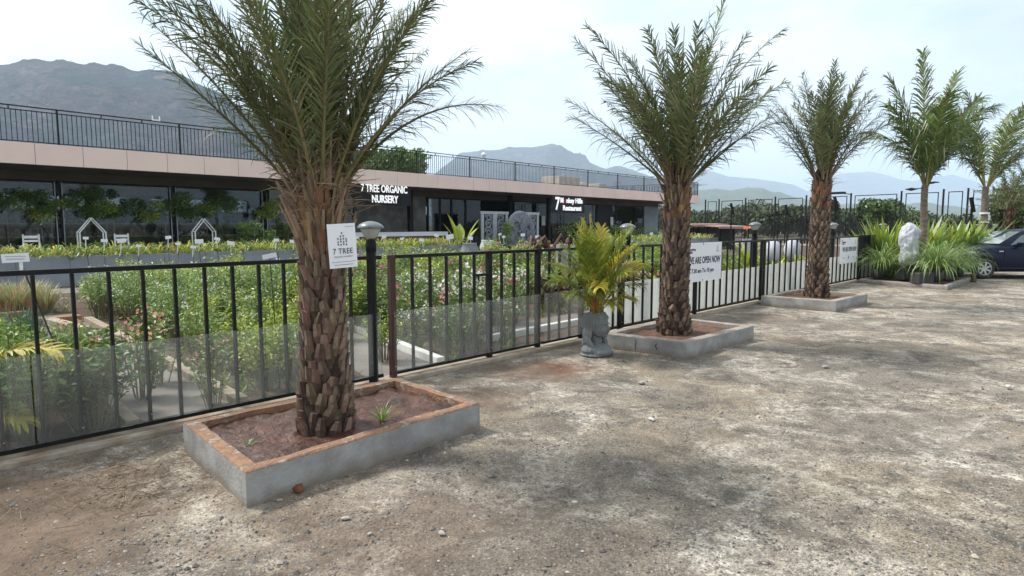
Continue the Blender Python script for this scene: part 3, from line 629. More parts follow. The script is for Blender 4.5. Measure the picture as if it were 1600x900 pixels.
coco_palm('coconut palm with yellow stalk rising from the crowded low planter',(P4.x,P4.y,.08),2.78,.105,4,[(185,4,1.05,4),(172,12,.92,24),(200,16,.75,40),(10,9,.95,16),(-10,14,.8,36),(60,14,.8,40),(250,12,.8,50),(110,16,.75,40),(180,22,.66,60),(0,22,.6,60),(290,16,.75,60)],3.6)
P5=at(1541,300,24.5); 
coco_palm('farther coconut palm behind the car with a pale band on its trunk',(P5.x,P5.y,0),3.15,.13,9,[(180,8,.85,18),(200,22,.8,25),(175,26,.85,40),(0,16,.95,30),(10,28,.9,40),(-20,30,.85,50),(30,22,.9,35),(90,18,.8,30),(270,20,.85,40),(310,26,.8,45),(140,26,.8,40),(5,40,.8,50)],4.3)
for a_,b_,lb in ((2.02,2.09,'upper pale band tied round the farther coconut palm'),(1.7,1.74,'lower thinner pale band round the farther coconut palm')):
    o=MB(); o.tube([(P5.x,P5.y,a_),(P5.x,P5.y,b_)],.168,14); tag(o.build('trunk_band',m_whitep),lb,'band')
o=MB(); c_=at(1424,296,P4.y-.1); o.lathe([(.02,.05),(.14,.02),(.16,0),(.05,-.03),(.02,-.04)],16,c_); o.tube([c_,(P4.x,P4.y,c_.z+.06)],.015,6); tag(o.build('spot_lamp',m_black),'small black spotlight clamped to the left of the coconut trunk','lamp'); o=MB(); o.lathe([(.02,.05),(.13,.03),(.13,.01),(.02,0)],16,Vector((P4.x+.17,P4.y-.1,c_.z+.18))); o.tube([Vector((P4.x+.17,P4.y-.1,c_.z+.18)),(P4.x,P4.y,c_.z+.16)],.015,6); tag(o.build('spot_lamp',m_black),'smaller black spotlight clamped to the right of the coconut trunk','lamp')

# ---------------------------------------------------------------- areca palms
def areca(mbs,rnd,fr,leafl=.30,lw=.02):
    st,lf=mbs
    for az,th,l,be,yl in fr:
        az=R(az); frond(st,lf,(.05*math.cos(az)*rnd.random(),.05*math.sin(az)*rnd.random(),0),az,R(th),l,R(be),48,leafl,lw,.30,rnd,'areca',0,1 if yl else 0,.010,rnd.gauss(0,.3),.5)
BP=G(932,554)
t=thing('potted_areca_palm','yellow-green areca palm growing out of the grey bust pot','potted palm',(BP.x,BP.y,.50))
rnd=random.Random(8); st=MB();lf=MB()
frs=[(170,5,1.05,14,1),(185,14,.98,26,0),(160,22,.85,40,0),(200,26,.8,55,0),(180,32,.7,60,0),(150,10,1.0,16,1),(20,16,1.0,22,0),(0,24,.95,28,0),(-15,30,.85,45,1),(10,20,.85,70,1),(-60,18,.8,80,0),(-90,10,.95,45,0),(-120,22,.75,70,0),(60,14,1.0,30,0),(90,8,1.0,20,1),(100,20,.75,50,0),(-30,44,.5,60,1),(-150,40,.55,60,0),(190,50,.5,40,0),(0,52,.5,50,1),(-80,34,.6,60,0),(230,16,.9,30,0),(172,2,1.1,6,1),(-20,8,.9,20,0),(210,6,.95,14,0),(120,14,.95,20,0),(-45,12,.9,36,0),(-100,26,.6,80,0),(-70,40,.45,80,1),(40,30,.8,40,0),(175,18,.9,34,0),(5,12,1.02,22,0),(-130,12,.85,40,0)]
areca((st,lf),rnd,[f_ for f_ in frs if f_[1]<46]+[(150,24,.9,70,1),(30,26,.85,80,1),(-50,16,1.0,55,1),(-110,12,1.02,40,0),(-95,30,.8,85,1),(178,34,.7,60,0),(2,34,.7,70,0)],.26,.015)
for k in range(16):
    a=rnd.random()*6.3; st.tube([(.05*math.cos(a),.05*math.sin(a),-.05),(.09*math.cos(a),.09*math.sin(a),.35)],[.013,.007],5)
st.build('leaf_stalks',m_arecas,t); lf.build('fronds',[m_areca,m_arecay],t); t.scale=(.94,.94,1.12)
t=thing('areca_palm','yellowing areca palm at the left edge of the yard','palm',(-4.35,4.55,0)); st=MB();lf=MB(); rnd=random.Random(3)
areca((st,lf),rnd,[(0,30,1.45,75,1),(-10,50,1.0,70,1),(20,40,1.1,60,0),(180,30,1.2,50,0),(90,20,1.3,40,0),(200,45,1,50,0),(-90,30,1.1,60,1)],.26,.02); st.build('leaf_stalks',m_arecas,t); lf.build('fronds',[m_areca,m_arecay],t)

# ---------------------------------------------------------------- bust pot
def ell(bm,c,s,rot=(0,0,0),sub=3):
    mt=Matrix.Translation(c)@Euler(rot).to_matrix().to_4x4()@Matrix.Diagonal((*s,1)); bmesh.ops.create_icosphere(bm,subdivisions=sub,radius=1,matrix=mt)
def bust():
    bm=bmesh.new()
    ell(bm,(-.01,0,.40),(.125,.122,.17)); ell(bm,(.045,0,.335),(.100,.088,.125)); ell(bm,(.092,0,.248),(.036,.036,.028)); ell(bm,(.07,0,.275),(.055,.062,.05))   # skull, face, chin, jaw
    ell(bm,(-.005,0,.19),(.062,.060,.12)); ell(bm,(-.01,0,.07),(.13,.19,.075)); ell(bm,(.03,0,.045),(.145,.155,.06)); ell(bm,(0,0,.02),(.155,.20,.04))
    for sg in (-1,1):                                                                     # long hair falling on both shoulders
        ell(bm,(-.035,sg*.085,.40),(.100,.055,.13)); ell(bm,(-.035,sg*.112,.27),(.055,.032,.14),(sg*.1,0,0)); ell(bm,(.005,sg*.125,.155),(.036,.028,.10),(-sg*.15,-.45,0)); ell(bm,(.055,sg*.112,.085),(.028,.022,.06),(0,-.8,0))
        ell(bm,(.045,sg*.055,.455),(.055,.045,.035),(sg*.5,.3,0))
    ell(bm,(-.075,0,.30),(.07,.11,.22)); ell(bm,(-.09,0,.15),(.055,.11,.12))
    me=bpy.data.meshes.new('bust_pot'); bm.to_mesh(me); bm.free(); o=bpy.data.objects.new('bust_pot',me); COL.objects.link(o)
    r=o.modifiers.new('r','REMESH'); r.mode='VOXEL'; r.voxel_size=.0042; s=o.modifiers.new('s','SMOOTH'); s.iterations=5; s.factor=.5
    finish(o); me=o.data
    def gs(p,c,s): return math.exp(-sum(((p[i]-c[i])/s[i])**2 for i in range(3)))
    for v in me.vertices:
        p=v.co.copy(); d=Vector((0,0,0)); fx=p.x>.03
        if fx:
            k=gs(p,(.145,0,.335),(.06,.011,.032)); d.x+=.020*k                      # nose
            k=gs(p,(.15,0,.312),(.06,.014,.012)); d.x+=.016*k
            for sg in (-1,1):
                d.x-=.026*gs(p,(.13,sg*.040,.366),(.07,.025,.017)); d.x+=.013*gs(p,(.13,sg*.040,.362),(.06,.016,.009)); d.x-=.006*gs(p,(.13,sg*.040,.361),(.06,.020,.0028)); d.x+=.012*gs(p,(.12,sg*.042,.392),(.06,.030,.007)); d.x+=.006*gs(p,(.11,sg*.05,.315),(.06,.022,.022)); d.x-=.008*gs(p,(.13,sg*.018,.316),(.06,.007,.014))
            d.x+=.010*gs(p,(.13,0,.285),(.05,.022,.006)); d.x+=.011*gs(p,(.13,0,.2735),(.05,.019,.006)); d.x-=.012*gs(p,(.13,0,.2795),(.05,.026,.0026)); d.x-=.008*gs(p,(.13,0,.262),(.05,.022,.006))
        # strands combed into the hair
        if p.x<.035 or abs(p.y)>.095 or p.z>.435:
            a=math.atan2(p.y,p.x+.02); q=math.sin(a*26+p.z*14)*.0036; d+=Vector((math.cos(a),math.sin(a),0))*q
        v.co=p+d
        if v.co.z>.505: v.co.z=.505
        if v.co.z<0: v.co.z=0
    me.materials.clear(); me.materials.append(m_stone); me.polygons.foreach_set('material_index',[0]*len(me.polygons)); me.polygons.foreach_set('use_smooth',[True]*len(me.polygons))
    return o
bo=bust(); th=thing('bust_planter','grey cement pot shaped like a long-haired woman\'s head and shoulders','plant pot',(BP.x,BP.y,-.004),R(-44)); th.scale=(1.2,1.18,1.04); bo.parent=th; bo.name='head_shell'
o=MB(); o.lathe([(.075,.5),(.082,.512),(.09,.512),(.098,.5)],24); o.build('rim',m_stone,th,smooth=True); o=MB(); o.lathe([(.074,.503),(.02,.507)],16); o.build('soil',m_soild,th)

# ---------------------------------------------------------------- garden lamps
def lamp(label,loc,H=1.42,sc_=1.0,group='garden lamps along the fence'):
    t=thing('garden_lamp',label,'lamp',loc,0,group)
    o=MB(); o.box((0,0,(H-.12)/2),(.080,.080,H-.12)); o.build('post',m_black,t,bevel=.004)
    o=MB(); o.lathe([(.035,H-.14),(.05,H-.13),(.055,H-.06),(.045,H-.02),(.05,H-.005)],16); o.build('neck',m_black,t,smooth=True)
    o=MB(); o.lathe([(.040,H),(.062,H+.015),(.102,H+.095),(.104,H+.103)],20); o.build('shade',m_lamp,t,smooth=True)
    o=MB(); o.lathe([(.128,H+.098),(.132,H+.107),(.11,H+.135),(.07,H+.158),(.03,H+.168),(.005,H+.17)],24); o.build('cap',m_lampg,t,smooth=True)
    return t
def lampz(px,py,Y): return at(px,py,Y)
c_=W(2.95,.10); lamp('garden lamp on black post beside the logo board',(W(2.97,.0).x,W(2.97,.0).y,0),1.47)
s_,_z=onT(1178,400,.2); c_=W(s_,.2); lamp('garden lamp right of the open sign, orange flower behind it',(c_.x,c_.y,0),1.50)
s_,_z=onT(1300,400,.2); c_=W(s_,.2); lamp('garden lamp just right of the slender date palm',(c_.x,c_.y,0),1.50)
for px,Y,lb in ((1377,21.5,'garden lamp above the black sheet fence'),(1472,25,'garden lamp behind the left of the tall leafy plants'),(1502,27,'garden lamp behind the right of the tall leafy plants'),(1526,28.5,'garden lamp between the leafy plants and the far coconut palm'),(1552,30,'garden lamp right of the far coconut palm')):
    lamp(lb,(at(px,400,Y).x,Y,0),1.50)
# left-over lamp top behind areca
s_,_z=onT(980,400,.3); c_=W(s_,.3); lamp('garden lamp half hidden behind the potted areca palm',(c_.x,c_.y,0),1.46)

# ---------------------------------------------------------------- signs
def logo_tree(parent,x,z,s,mat):
    o=MB()
    for row,n in enumerate((1,2,4,4,4)):
        for k in range(n):
            cx=x+(k-(n-1)/2)*s*.17*(1 if n<4 else .95); cz=z-row*s*.16; h=s*.055
            sg=1 if (k+row)%2 else -1
            o.add([(cx-h,-.004,cz-h*sg),(cx+h,-.004,cz-h*sg),(cx,-.004,cz+h*1.2*sg),(cx-h,-.002,cz-h*sg),(cx+h,-.002,cz-h*sg),(cx,-.002,cz+h*1.2*sg)],[(0,1,2),(5,4,3),(0,3,4,1),(1,4,5,2),(2,5,3,0)])
    return o.build('tree_emblem',mat,parent)
# board on the first palm: 0.19 x 0.30 m, turned towards the left
c=at(535,384,P1.y-.22); ang=R(36)
t=thing('logo_board','white 7 TREE board nailed to the largest palm trunk','sign',(c.x,c.y,c.z),ang); t.rotation_euler=(0,R(-3),ang)
o=MB(); o.box((0,0,0),(.19,.004,.29)); o.build('board',m_white,t)
logo_tree(t,0,.082,.115,m_ink)
text('7 TREE',.052,m_ink,t,(0,-.0045,-.052),ext=.0005,fit=.135,spacing=1.05)
text('ORGANIC NURSERY',.013,m_inkg,t,(0,-.0045,-.075),ext=.0005,fit=.13)
o=MB(); o.box((0,-.003,-.105),(.165,.002,.003)); o.box((.055,-.003,.125),(.06,.002,.003)); o.box((0,-.003,-.124),(.13,.002,.0035)); o.build('printed_lines',m_inkg,t)
# open banner on the fence
s0,z1=onT(1068,381,-.06); s1,zz=onT(1127,377,-.06); _,z0=onT(1127,435,-.06)
def banner(label,s0,s1,z0,z1,small,group=None):
    wd=s1-s0; hd=z1-z0; c=W((s0+s1)/2,-.07,(z0+z1)/2); t=thing('open_sign',label,'sign',c,PHI)
    o=MB(); o.box((0,0,0),(wd,.005,hd)); o.build('board',m_white,t)
    text('WE ARE OPEN NOW',hd*.24,m_ink,t,(wd*.045,-.0045,-hd*.03),ext=.0008,off=.005,fit=wd*.84)
    if not small:
        text('7.30 am To 10 pm',hd*.15,m_ink,t,(0,-.0045,-hd*.27),ext=.0008,off=.0028,fit=wd*.58)
    else:
        o=MB(); o.lathe([(.001,0),(hd*.07,.0),(hd*.07,.002),(.001,.002)],12); e=o.build('round_stamp',m_inkg,t); e.rotation_euler=(PI/2,0,0); e.location=(0,-.003,-hd*.27)
        text('7.30 am',hd*.06,m_inkg,t,(-wd*.3,-.0045,-hd*.29),ext=.0008,off=.001); text('10 pm',hd*.06,m_inkg,t,(wd*.3,-.0045,-hd*.29),ext=.0008,off=.001)
    text('7',hd*.17,m_ink,t,(-wd*.42,-.0045,hd*.24),ext=.0008,off=.002); text('Monkey',hd*.10,m_ink,t,(-wd*.29,-.0045,hd*.30),ext=.0008,off=.0015,fit=wd*.19); text('Hills',hd*.09,m_ink,t,(-wd*.33,-.0045,hd*.23),ext=.0008,off=.001,fit=wd*.11)
    o=MB(); o.box((-wd*.42,-.004,hd*.42),(wd*.07,.002,hd*.03)); o.build('orange_mark',M('orange_ink',(.7,.2,.03)),t)
    logo_tree(t,wd*.38,hd*.42,hd*.17,m_inkg); text('7 TREE',hd*.05,m_inkg,t,(wd*.38,-.0045,hd*.25),ext=.0008)
    o=MB(); 
    for x in (0,): 
        o.box((x,-.004,hd*.47),(.012,.004,.05)); o.box((x,-.004,-hd*.47),(.01,.004,.03))
    o.build('cable_tie',m_ink,t)
    return t
banner('large white WE ARE OPEN NOW sign tied to the fence beside the middle palm',s0-.02,s1,z0,(z1+zz)/2,False)
s0,z1=onT(1313,372,-.06); s1,zz=onT(1339,371,-.06); _,z0=onT(1325,411,-.06)
banner('smaller far WE ARE OPEN NOW sign on the fence near the low planter',s0,s1,z0,z1,True)

# ---------------------------------------------------------------- nursery building
bt=thing('nursery_building','long low nursery building with pale pink fascia, dark glass front and roof terrace','building',B0,BPHI)
U0=-16; U1=onB(1093,300)[0]; ZB=onB(350,272)[1]; ZT=onB(350,247)[1]
ZB=3.38; ZT=4.0; DP=16.; RC=3.0
o=MB(); o.span((U0,.05,ZB+.02),(U1-.05,DP,ZT-.02)); o.build('roof_slab',m_soffit,bt)
o=MB(); o.span((U0,.02,ZB+.005),(U1-.02,.06,ZT-.005)); o.build('fascia_backing',m_joint,bt)
ju=[onB(x,250)[0] for x in (55.5,131,198,260.6,318,372)]; stp=(ju[-1]-ju[0])/5
k=-12
while ju[0]+k*stp<U1-.05:
    a=max(U0,ju[0]+k*stp+.007); b=min(U1,ju[0]+(k+1)*stp-.007); k+=1
    if b>a+.05: o=MB(); o.span((a,.0,ZB),(b,.018,ZT)); o.build('fascia_panel',m_cream,bt)
for k in range(11):
    o=MB(); o.span((U1-.03,.02+k*1.45,ZB),(U1,.02+(k+1)*1.45-.012,ZT)); o.build('fascia_panel',m_cream,bt)
# inner head beam, columns, floor, back wall
o=MB(); o.span((U0,RC-.1,3.1),(U1-1.5,RC+.12,ZB+.019)); o.build('head_beam',m_soffit,bt)
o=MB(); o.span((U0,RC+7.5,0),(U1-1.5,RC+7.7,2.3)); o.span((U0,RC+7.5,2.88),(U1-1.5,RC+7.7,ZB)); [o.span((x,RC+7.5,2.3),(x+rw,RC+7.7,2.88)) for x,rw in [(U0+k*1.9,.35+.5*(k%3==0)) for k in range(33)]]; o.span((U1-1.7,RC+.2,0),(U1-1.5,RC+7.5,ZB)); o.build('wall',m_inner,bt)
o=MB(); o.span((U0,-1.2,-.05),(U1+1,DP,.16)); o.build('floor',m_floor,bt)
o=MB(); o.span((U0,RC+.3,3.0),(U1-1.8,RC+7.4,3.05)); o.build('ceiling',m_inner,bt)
gu0=onB(553,330,RC)[0]; gu1=onB(668,330,RC)[0]; gd0=onB(932,330,RC)[0]; gd1=onB(955,330,RC)[0]; gw=onB(1006,330,RC)[0]
# stone clad entrance wall and dark door
o=MB(); o.span((gu0,RC-.02,.16),(gu1-.15,RC+.2,3.1)); o.build('stone_wall',m_dwall,bt)
o=MB(); o.span((gd0,RC-.04,.16),(gd1,RC+.1,3.1)); o.build('door',m_black,bt)
o=MB(); o.span((gw,RC-.06,.16),(U1-1.4,RC+.13,ZB+.018)); o.build('plaster_wall',m_gwall,bt)
def window(u0,u1):
    o=MB(); fr=.06
    o.span((u0,RC-.05,.16),(u0+fr,RC+.05,3.1)); o.span((u1-fr,RC-.05,.16),(u1,RC+.05,3.1)); o.span((u0+fr,RC-.05,3.03),(u1-fr,RC+.05,3.1)); o.span((u0+fr,RC-.05,.16),(u1-fr,RC+.05,.24))
    w_=o.build('window',m_black,bt); g=MB(); g.span((u0+fr,RC-.01,.24),(u1-fr,RC+.01,3.03)); g.build('glass',m_glassw,w_); 
    return w_
def winrun(pxs):
    us=[onB(x,330,RC)[0] if x is not None else None for x in pxs]
    for a,b in zip(us,us[1:]):
        if b-a>.1: window(a,b)
us=[onB(92,330,RC)[0]]; st_=onB(270,330,RC)[0]-us[0]
runs=[us[0]-st_*2.9,us[0]-st_*2,us[0]-st_,us[0],us[0]+st_,us[0]+2*st_]
runs=[r for r in runs if r<gu0-.5]+[gu0]
for a,b in zip(runs,runs[1:]): window(a+.04,b-.04)
for a in runs[1:-1]:
    for e in (-.10,.10): o=MB(); o.box((a+e,RC-.09,1.6),(.03,.03,2.9)); o.build('pale_mullion_strip',m_steel,bt)
winrun([668,687,705,727,797,857,931]); winrun([955,962,1005])
for px in (641,797,857):
    u=onB(px,330,RC-.6)[0]; o=MB(); o.box((u,RC-.6,1.75),(.22,.22,3.2)); o.build('column',m_black,bt)
u=U1-1.0; o=MB(); o.box((u,.5,1.7),(.12,.12,3.4)); o.build('column',m_black,bt)
# upper light boards, notice boards
for px in (849,1001-45):
    u,z=onB(px,340,RC-.12); o=MB(); o.box((u,RC-.12,1.9),(.35,.02,.62)); o.build('notice_board',m_whitep,bt)
u=onB(447,300,RC-.3)[0]; o=MB(); o.box((u,RC-.25,2.75),(1.5,.03,.7)); o.build('rolled_screen',M('grey_screen',(.38,.4,.41)),bt)
# counter
u=onB(628,358,1.7)[0]; o=MB(); o.box((u,1.9,.62),(5.6,.7,.92)); o.build('counter_base',M('counter_brown',(.16,.07,.04),(.1,.05,.03)),bt); o=MB(); o.box((u,1.9,1.17),(5.8,.8,.2)); o.build('counter_top',m_white,bt)
# terrace railing
RZ=ZT+1.06; pu=[]; u=U0+.2
pz=onB(92,200)[0]; p2=onB(284,235)[0]; big=(p2-pz)/1.0
posts=[]; x=pz
while x>U0: x-=big
x+=big
while x<U1-.1: posts.append(x); x+=big
posts.append(U1-.08)
for x in posts:
    o=MB(); o.box((x,.12,(ZT+RZ)/2),(.05,.05,RZ-ZT)); o.build('railing_post',m_black,bt)
for a,b in zip(posts,posts[1:]):
    o=MB(); n=max(3,int((b-a)/.125))
    for k in range(1,n): o.box((a+(b-a)*k/n,.12,(ZT+RZ-.1)/2+.02),(.018,.018,RZ-ZT-.16))
    o.span((a,.10,RZ-.14),(b,.14,RZ-.115)); o.span((a,.09,RZ-.03),(b,.15,RZ)); o.span((a,.105,ZT+.03),(b,.135,ZT+.055))
    for k in (1/3,2/3): o.box((a+(b-a)*k,.12,RZ-.07),(.03,.03,.13))
    o.build('railing_panel',m_black,bt)
ns=int(DP/3)
for k in range(ns):
    o=MB(); a=.15+k*3; b=a+3
    for q in range(24): o.box((U1-.08,a+q*.125,(ZT+RZ)/2-.02),(.018,.018,RZ-ZT-.14))
    o.span((U1-.11,a,RZ-.03),(U1-.05,b,RZ)); o.box((U1-.08,b,(ZT+RZ)/2),(.05,.05,RZ-ZT)); o.build('railing_panel',m_black,bt)
# facade signs
def bworld(u,wd,z): return B0+BD*u+BN*wd+Vector((0,0,z))
ua,za=onB(564,296,-.02); ub,_=onB(636,300,-.02)
t=thing('shop_sign','white lettering 7 TREE ORGANIC NURSERY over the stone entrance wall','sign',bworld((ua+ub)/2,-.03,3.15),BPHI)
text('7 TREE ORGANIC',.46,m_letter,t,(0,0,-.10),off=.006,ext=.012,fit=(ub-ua)); text('NURSERY',.46,m_letter,t,(0,0,-.55),off=.010,ext=.012,fit=(ub-ua)*.57)
o=MB(); o.box((0,.12,-.17),((ub-ua)*1.22,.05,.98)); o.build('backing_panel',m_black,t)
ua,_=onB(867,318,-.02); ub,_=onB(911,318,-.02); wd=ub-ua
t=thing('shop_sign','white lettering 7 Monkey Hills Restaurant under the roof edge','sign',bworld((ua+ub)/2,-.03,3.05),BPHI)
text('7',1.05,m_letter,t,(-wd*.42,0,-.52),off=.02,ext=.012,fit=wd*.15); text('M',.42,m_letter,t,(-wd*.265,0,-.10),off=.012,ext=.012,fit=wd*.10); text('o',.42,m_red,t,(-wd*.17,0,-.10),off=.012,ext=.012,fit=wd*.07); text('nkey Hills',.42,m_letter,t,(wd*.18,0,-.10),off=.012,ext=.012,fit=wd*.58); text('Restaurant',.42,m_letter,t,(wd*.10,0,-.55),off=.012,ext=.012,fit=wd*.66)
o=MB(); o.box((wd*.02,.12,-.2),(wd*1.15,.05,1.0)); o.build('backing_panel',m_black,t)
# things on the terrace
def chair(label,loc,rz,col,s=1):
    t=thing('terrace_chair',label,'chair',loc,rz); 
    o=MB(); o.box((0,0,.45*s),(.45*s,.42*s,.04)); o.build('seat',col,t)
    o=MB(); [o.box((x,.2*s,.66*s),(.04,.03,.44*s)) for x in (-.2*s,.2*s)]; o.box((0,.2*s,.8*s),(.4*s,.03,.08)); o.box((0,.2*s,.68*s),(.4*s,.03,.06)); o.build('backrest',col,t)
    for x in (-.2,.2):
        for y in (-.18,.18):
            o=MB(); o.box((x*s,y*s,.22*s),(.04,.04,.44*s)); o.build('leg',col,t)
    return t
u,_=onB(244,188,.12); t=thing('railing_bracket','small white bracket clipped on top of the terrace railing at left','bracket',bworld(u,.12,RZ-.04),BPHI); o=MB(); o.box((0,0,.06),(.24,.06,.05)); o.build('crossbar',m_whitep,t)
for x in (-.11,.11): o=MB(); o.box((x,0,.11),(.025,.05,.19)); o.build('upright',m_whitep,t)
for k,(px,w0,h0) in enumerate(((877,2.6,1.2),(905,1.6,.95),(929,1.0,.9))):
    u,_=onB(px,290,6); o=MB(); o.lathe([(w0*.42,0),(w0*.45,.05),(w0*.45,h0*.75),(w0*.38,h0*.95),(w0*.15,h0)],20) if k==1 else o.box((0,0,h0/2),(w0,1.6,h0)); e=o.build('water_tank' if k==1 else 'roof_cabin',m_tank,bevel=.03); e.location=bworld(u,6,ZT-.018); e.rotation_euler=(0,0,BPHI)
    tag(e,('largest beige cabin on the far roof terrace','round beige tank between the two roof cabins','smallest beige cabin at the far end of the terrace')[k],'tank' if k==1 else 'cabin')
u,_=onB(752,252,.3); t=thing('terrace_lamp','small round white lamp on the terrace railing','lamp',bworld(u,.12,RZ),0); o=MB(); o.lathe([(.02,0),(.02,.06),(.10,.1),(.13,.18),(.10,.26),(.01,.3)],14); o.build('globe',m_white,t,smooth=True)

# ---------------------------------------------------------------- raised beds in front of the building
def rbed(s0,s1,label):
    f=lambda s:14.72-(s-0)*.032
    a=W(s0,f(s0)); b=W(s1,f(s1)); L_=(b-a).length; t=thing('raised_bed_wall',label,'planter wall',a,math.atan2((b-a).y,(b-a).x))
    o=MB(); o.box((L_/2,.07,.40),(L_,.14,.80)); o.build('front_wall',m_pwall,t,bevel=.01)
    o=MB(); o.box((L_/2,1.07,.40),(L_,.14,.80)); o.build('back_wall',m_pwall,t); o=MB(); o.box((L_/2,.57,.36),(L_-.02,.86,.7)); o.build('soil',m_soild,t)
    n=int(L_/1.1); o=MB()
    for k in range(1,n): o.box((k*L_/n,-.001,.40),(.008,.006,.79))
    o.build('joints',m_ink,t)
    return t,L_
sa=onT(725,390,14.2)[0]; sb=onT(925,390,13.8)[0]
BEDS=[(-10,sa,'long grey raised bed wall filled with yellow striped spider plants'),(sb,39,'far grey raised bed wall behind the middle palm')]
for a,b,lb in BEDS: rbed(a,b,lb)
# blade tuft maker
def blades(mb,c,n,L_,w,rnd,spread=60,m=0,m2=None,droop=.6,up0=10,seg=3,r0=.04):
    c=Vector(c)
    for i in range(n):
        az=rnd.random()*6.283; th=R(rnd.uniform(up0,spread)); l=L_*rnd.uniform(.6,1.15); er=Vector((math.cos(az),math.sin(az),0)); sv=Vector((-er.y,er.x,0))*w*.5
        p=c+er*rnd.random()*r0; pts=[p]; 
        for k in range(seg):
            f=(k+1)/seg; t_=th+droop*f*f*1.9*rnd.uniform(.8,1.2); p=p+(er*math.sin(t_)+Vector((0,0,math.cos(t_))))*(l/seg); pts.append(p)
        vs=[]
        for k,q in enumerate(pts[:-1]): ww=1-.25*k/seg if k else .6; vs+=[q-sv*ww,q+sv*ww]
        vs.append(pts[-1]); fs=[(2*k,2*k+1,2*k+3,2*k+2) for k in range(seg-1)]+[(2*seg-2,2*seg-1,2*seg)]
        mb.add(vs,fs,m if (m2 is None or rnd.random()<.6) else m2)
rnd=random.Random(77)
for a,b,lb in BEDS:
    o=MB(); s=a+.2
    while s<b-.2:
        for t0 in (.18,.45,.8):
            f=14.72-s*.032; P=W(s+rnd.gauss(0,.08),f+t0+rnd.gauss(0,.05),.70); blades(o,P,17 if s<25 else 9,.66,.032 if s<20 else .05,rnd,50,0,1,.8,5,4,.06)
        s+=.24 if s<20 else .45
    tag(o.build('spider_plants',[LEAF['yellow'],LEAF['grassy']]),'yellow and green striped spider plants massed along the '+('near' if a<0 else 'far')+' raised bed','ground cover',kind='stuff')

# ---------------------------------------------------------------- shrubs
def shrub_mesh(seed,h,r,ns,nl,L_,w,leaf,leaf2,flower=None,nfl=0,fs=.03,shape='round',top=.35,stemr=.006):
    rnd=random.Random(seed); st=MB(); lf=MB()
    for i in range(ns):
        az=rnd.random()*6.28; rr_=r*math.sqrt(rnd.random()); hh=h*rnd.uniform(.7,1.08)*(1-.25*(rr_/r)**2)
        b=Vector((math.cos(az)*rr_*.35,math.sin(az)*rr_*.35,0)); tp=Vector((math.cos(az)*rr_,math.sin(az)*rr_,hh)); mid=b.lerp(tp,.5)+Vector((rnd.gauss(0,.02),rnd.gauss(0,.02),.04))
        st.tube([b,mid,tp],[stemr,stemr*.7,stemr*.3],4,0,cap=False)
        for k in range(nl):
            f=top+(1-top)*(k+rnd.random())/nl; p=(b.lerp(mid,f*2) if f<.5 else mid.lerp(tp,f*2-1)); a=k*2.4+rnd.gauss(0,.5)
            el=rnd.uniform(-.25,.95); d=Vector((math.cos(a)*math.cos(el),math.sin(a)*math.cos(el),math.sin(el))); l=L_*rnd.uniform(.6,1.15); sv=d.cross(Vector((0,0,1))); sv=(sv.normalized() if sv.length>.1 else Vector((1,0,0)))*w*.5
            sv=(sv+Vector((0,0,rnd.gauss(0,w*.25))))
            p=p+d*.01; q=p+d*l*.5+Vector((0,0,l*.06)); e=p+d*l-Vector((0,0,l*.16))
            lf.add([p,q-sv,q+sv,e],[(0,1,3,2)] if False else [(0,2,3,1)],0 if rnd.random()<.7 else 1)
        if flower and i<nfl:
            for k in range(rnd.randint(3,7)):
                c=tp+Vector((rnd.gauss(0,fs*1.3),rnd.gauss(0,fs*1.3),rnd.gauss(0.01,fs)))
                nrm=Vector((rnd.gauss(0,.6),rnd.gauss(0,.6)-.3,.8)).normalized(); x=nrm.orthogonal().normalized(); y=nrm.cross(x)
                for m in range(5):
                    a=m*1.2566; d=x*math.cos(a)+y*math.sin(a); e=x*math.cos(a+.6)+y*math.sin(a+.6); g_=x*math.cos(a-.6)+y*math.sin(a-.6)
                    lf.add([c,c+g_*fs*.5+nrm*fs*.2,c+d*fs+nrm*fs*.25,c+e*fs*.5+nrm*fs*.2],[(0,1,2,3)],2)
    return st,lf
PROTO={}
ZONES=[(70,'left of the second fence bar'),(230,'left of the grey path'),(330,'beside the worn path kerb'),(470,'left of the largest palm trunk'),(560,'hidden by the largest palm trunk'),(620,'beside the brown gate post'),(690,'behind the gate hinge'),(764,'behind the gate latch'),(845,'behind the right gate leaf'),(930,'left of the bust pot'),(1025,'left of the middle palm'),(1130,'behind the open sign'),(1250,'left of the slender palm'),(1345,'right of the slender palm'),(9999,'behind the low planter')]
def zone(p):
    q=cam_inv(p); px=q; s,t=ST(p); z=[n for m,n in ZONES if px<m][0]
    return z+', '+('front row' if t<1.3 else 'second row' if t<2.6 else 'middle rows' if t<5.2 else 'back rows' if t<8.6 else 'farthest rows')
def cam_inv(p): return 800+F*p.x/max(.3,p.y*math.cos(PITCH)+(EYE-p.z)*math.sin(PITCH))
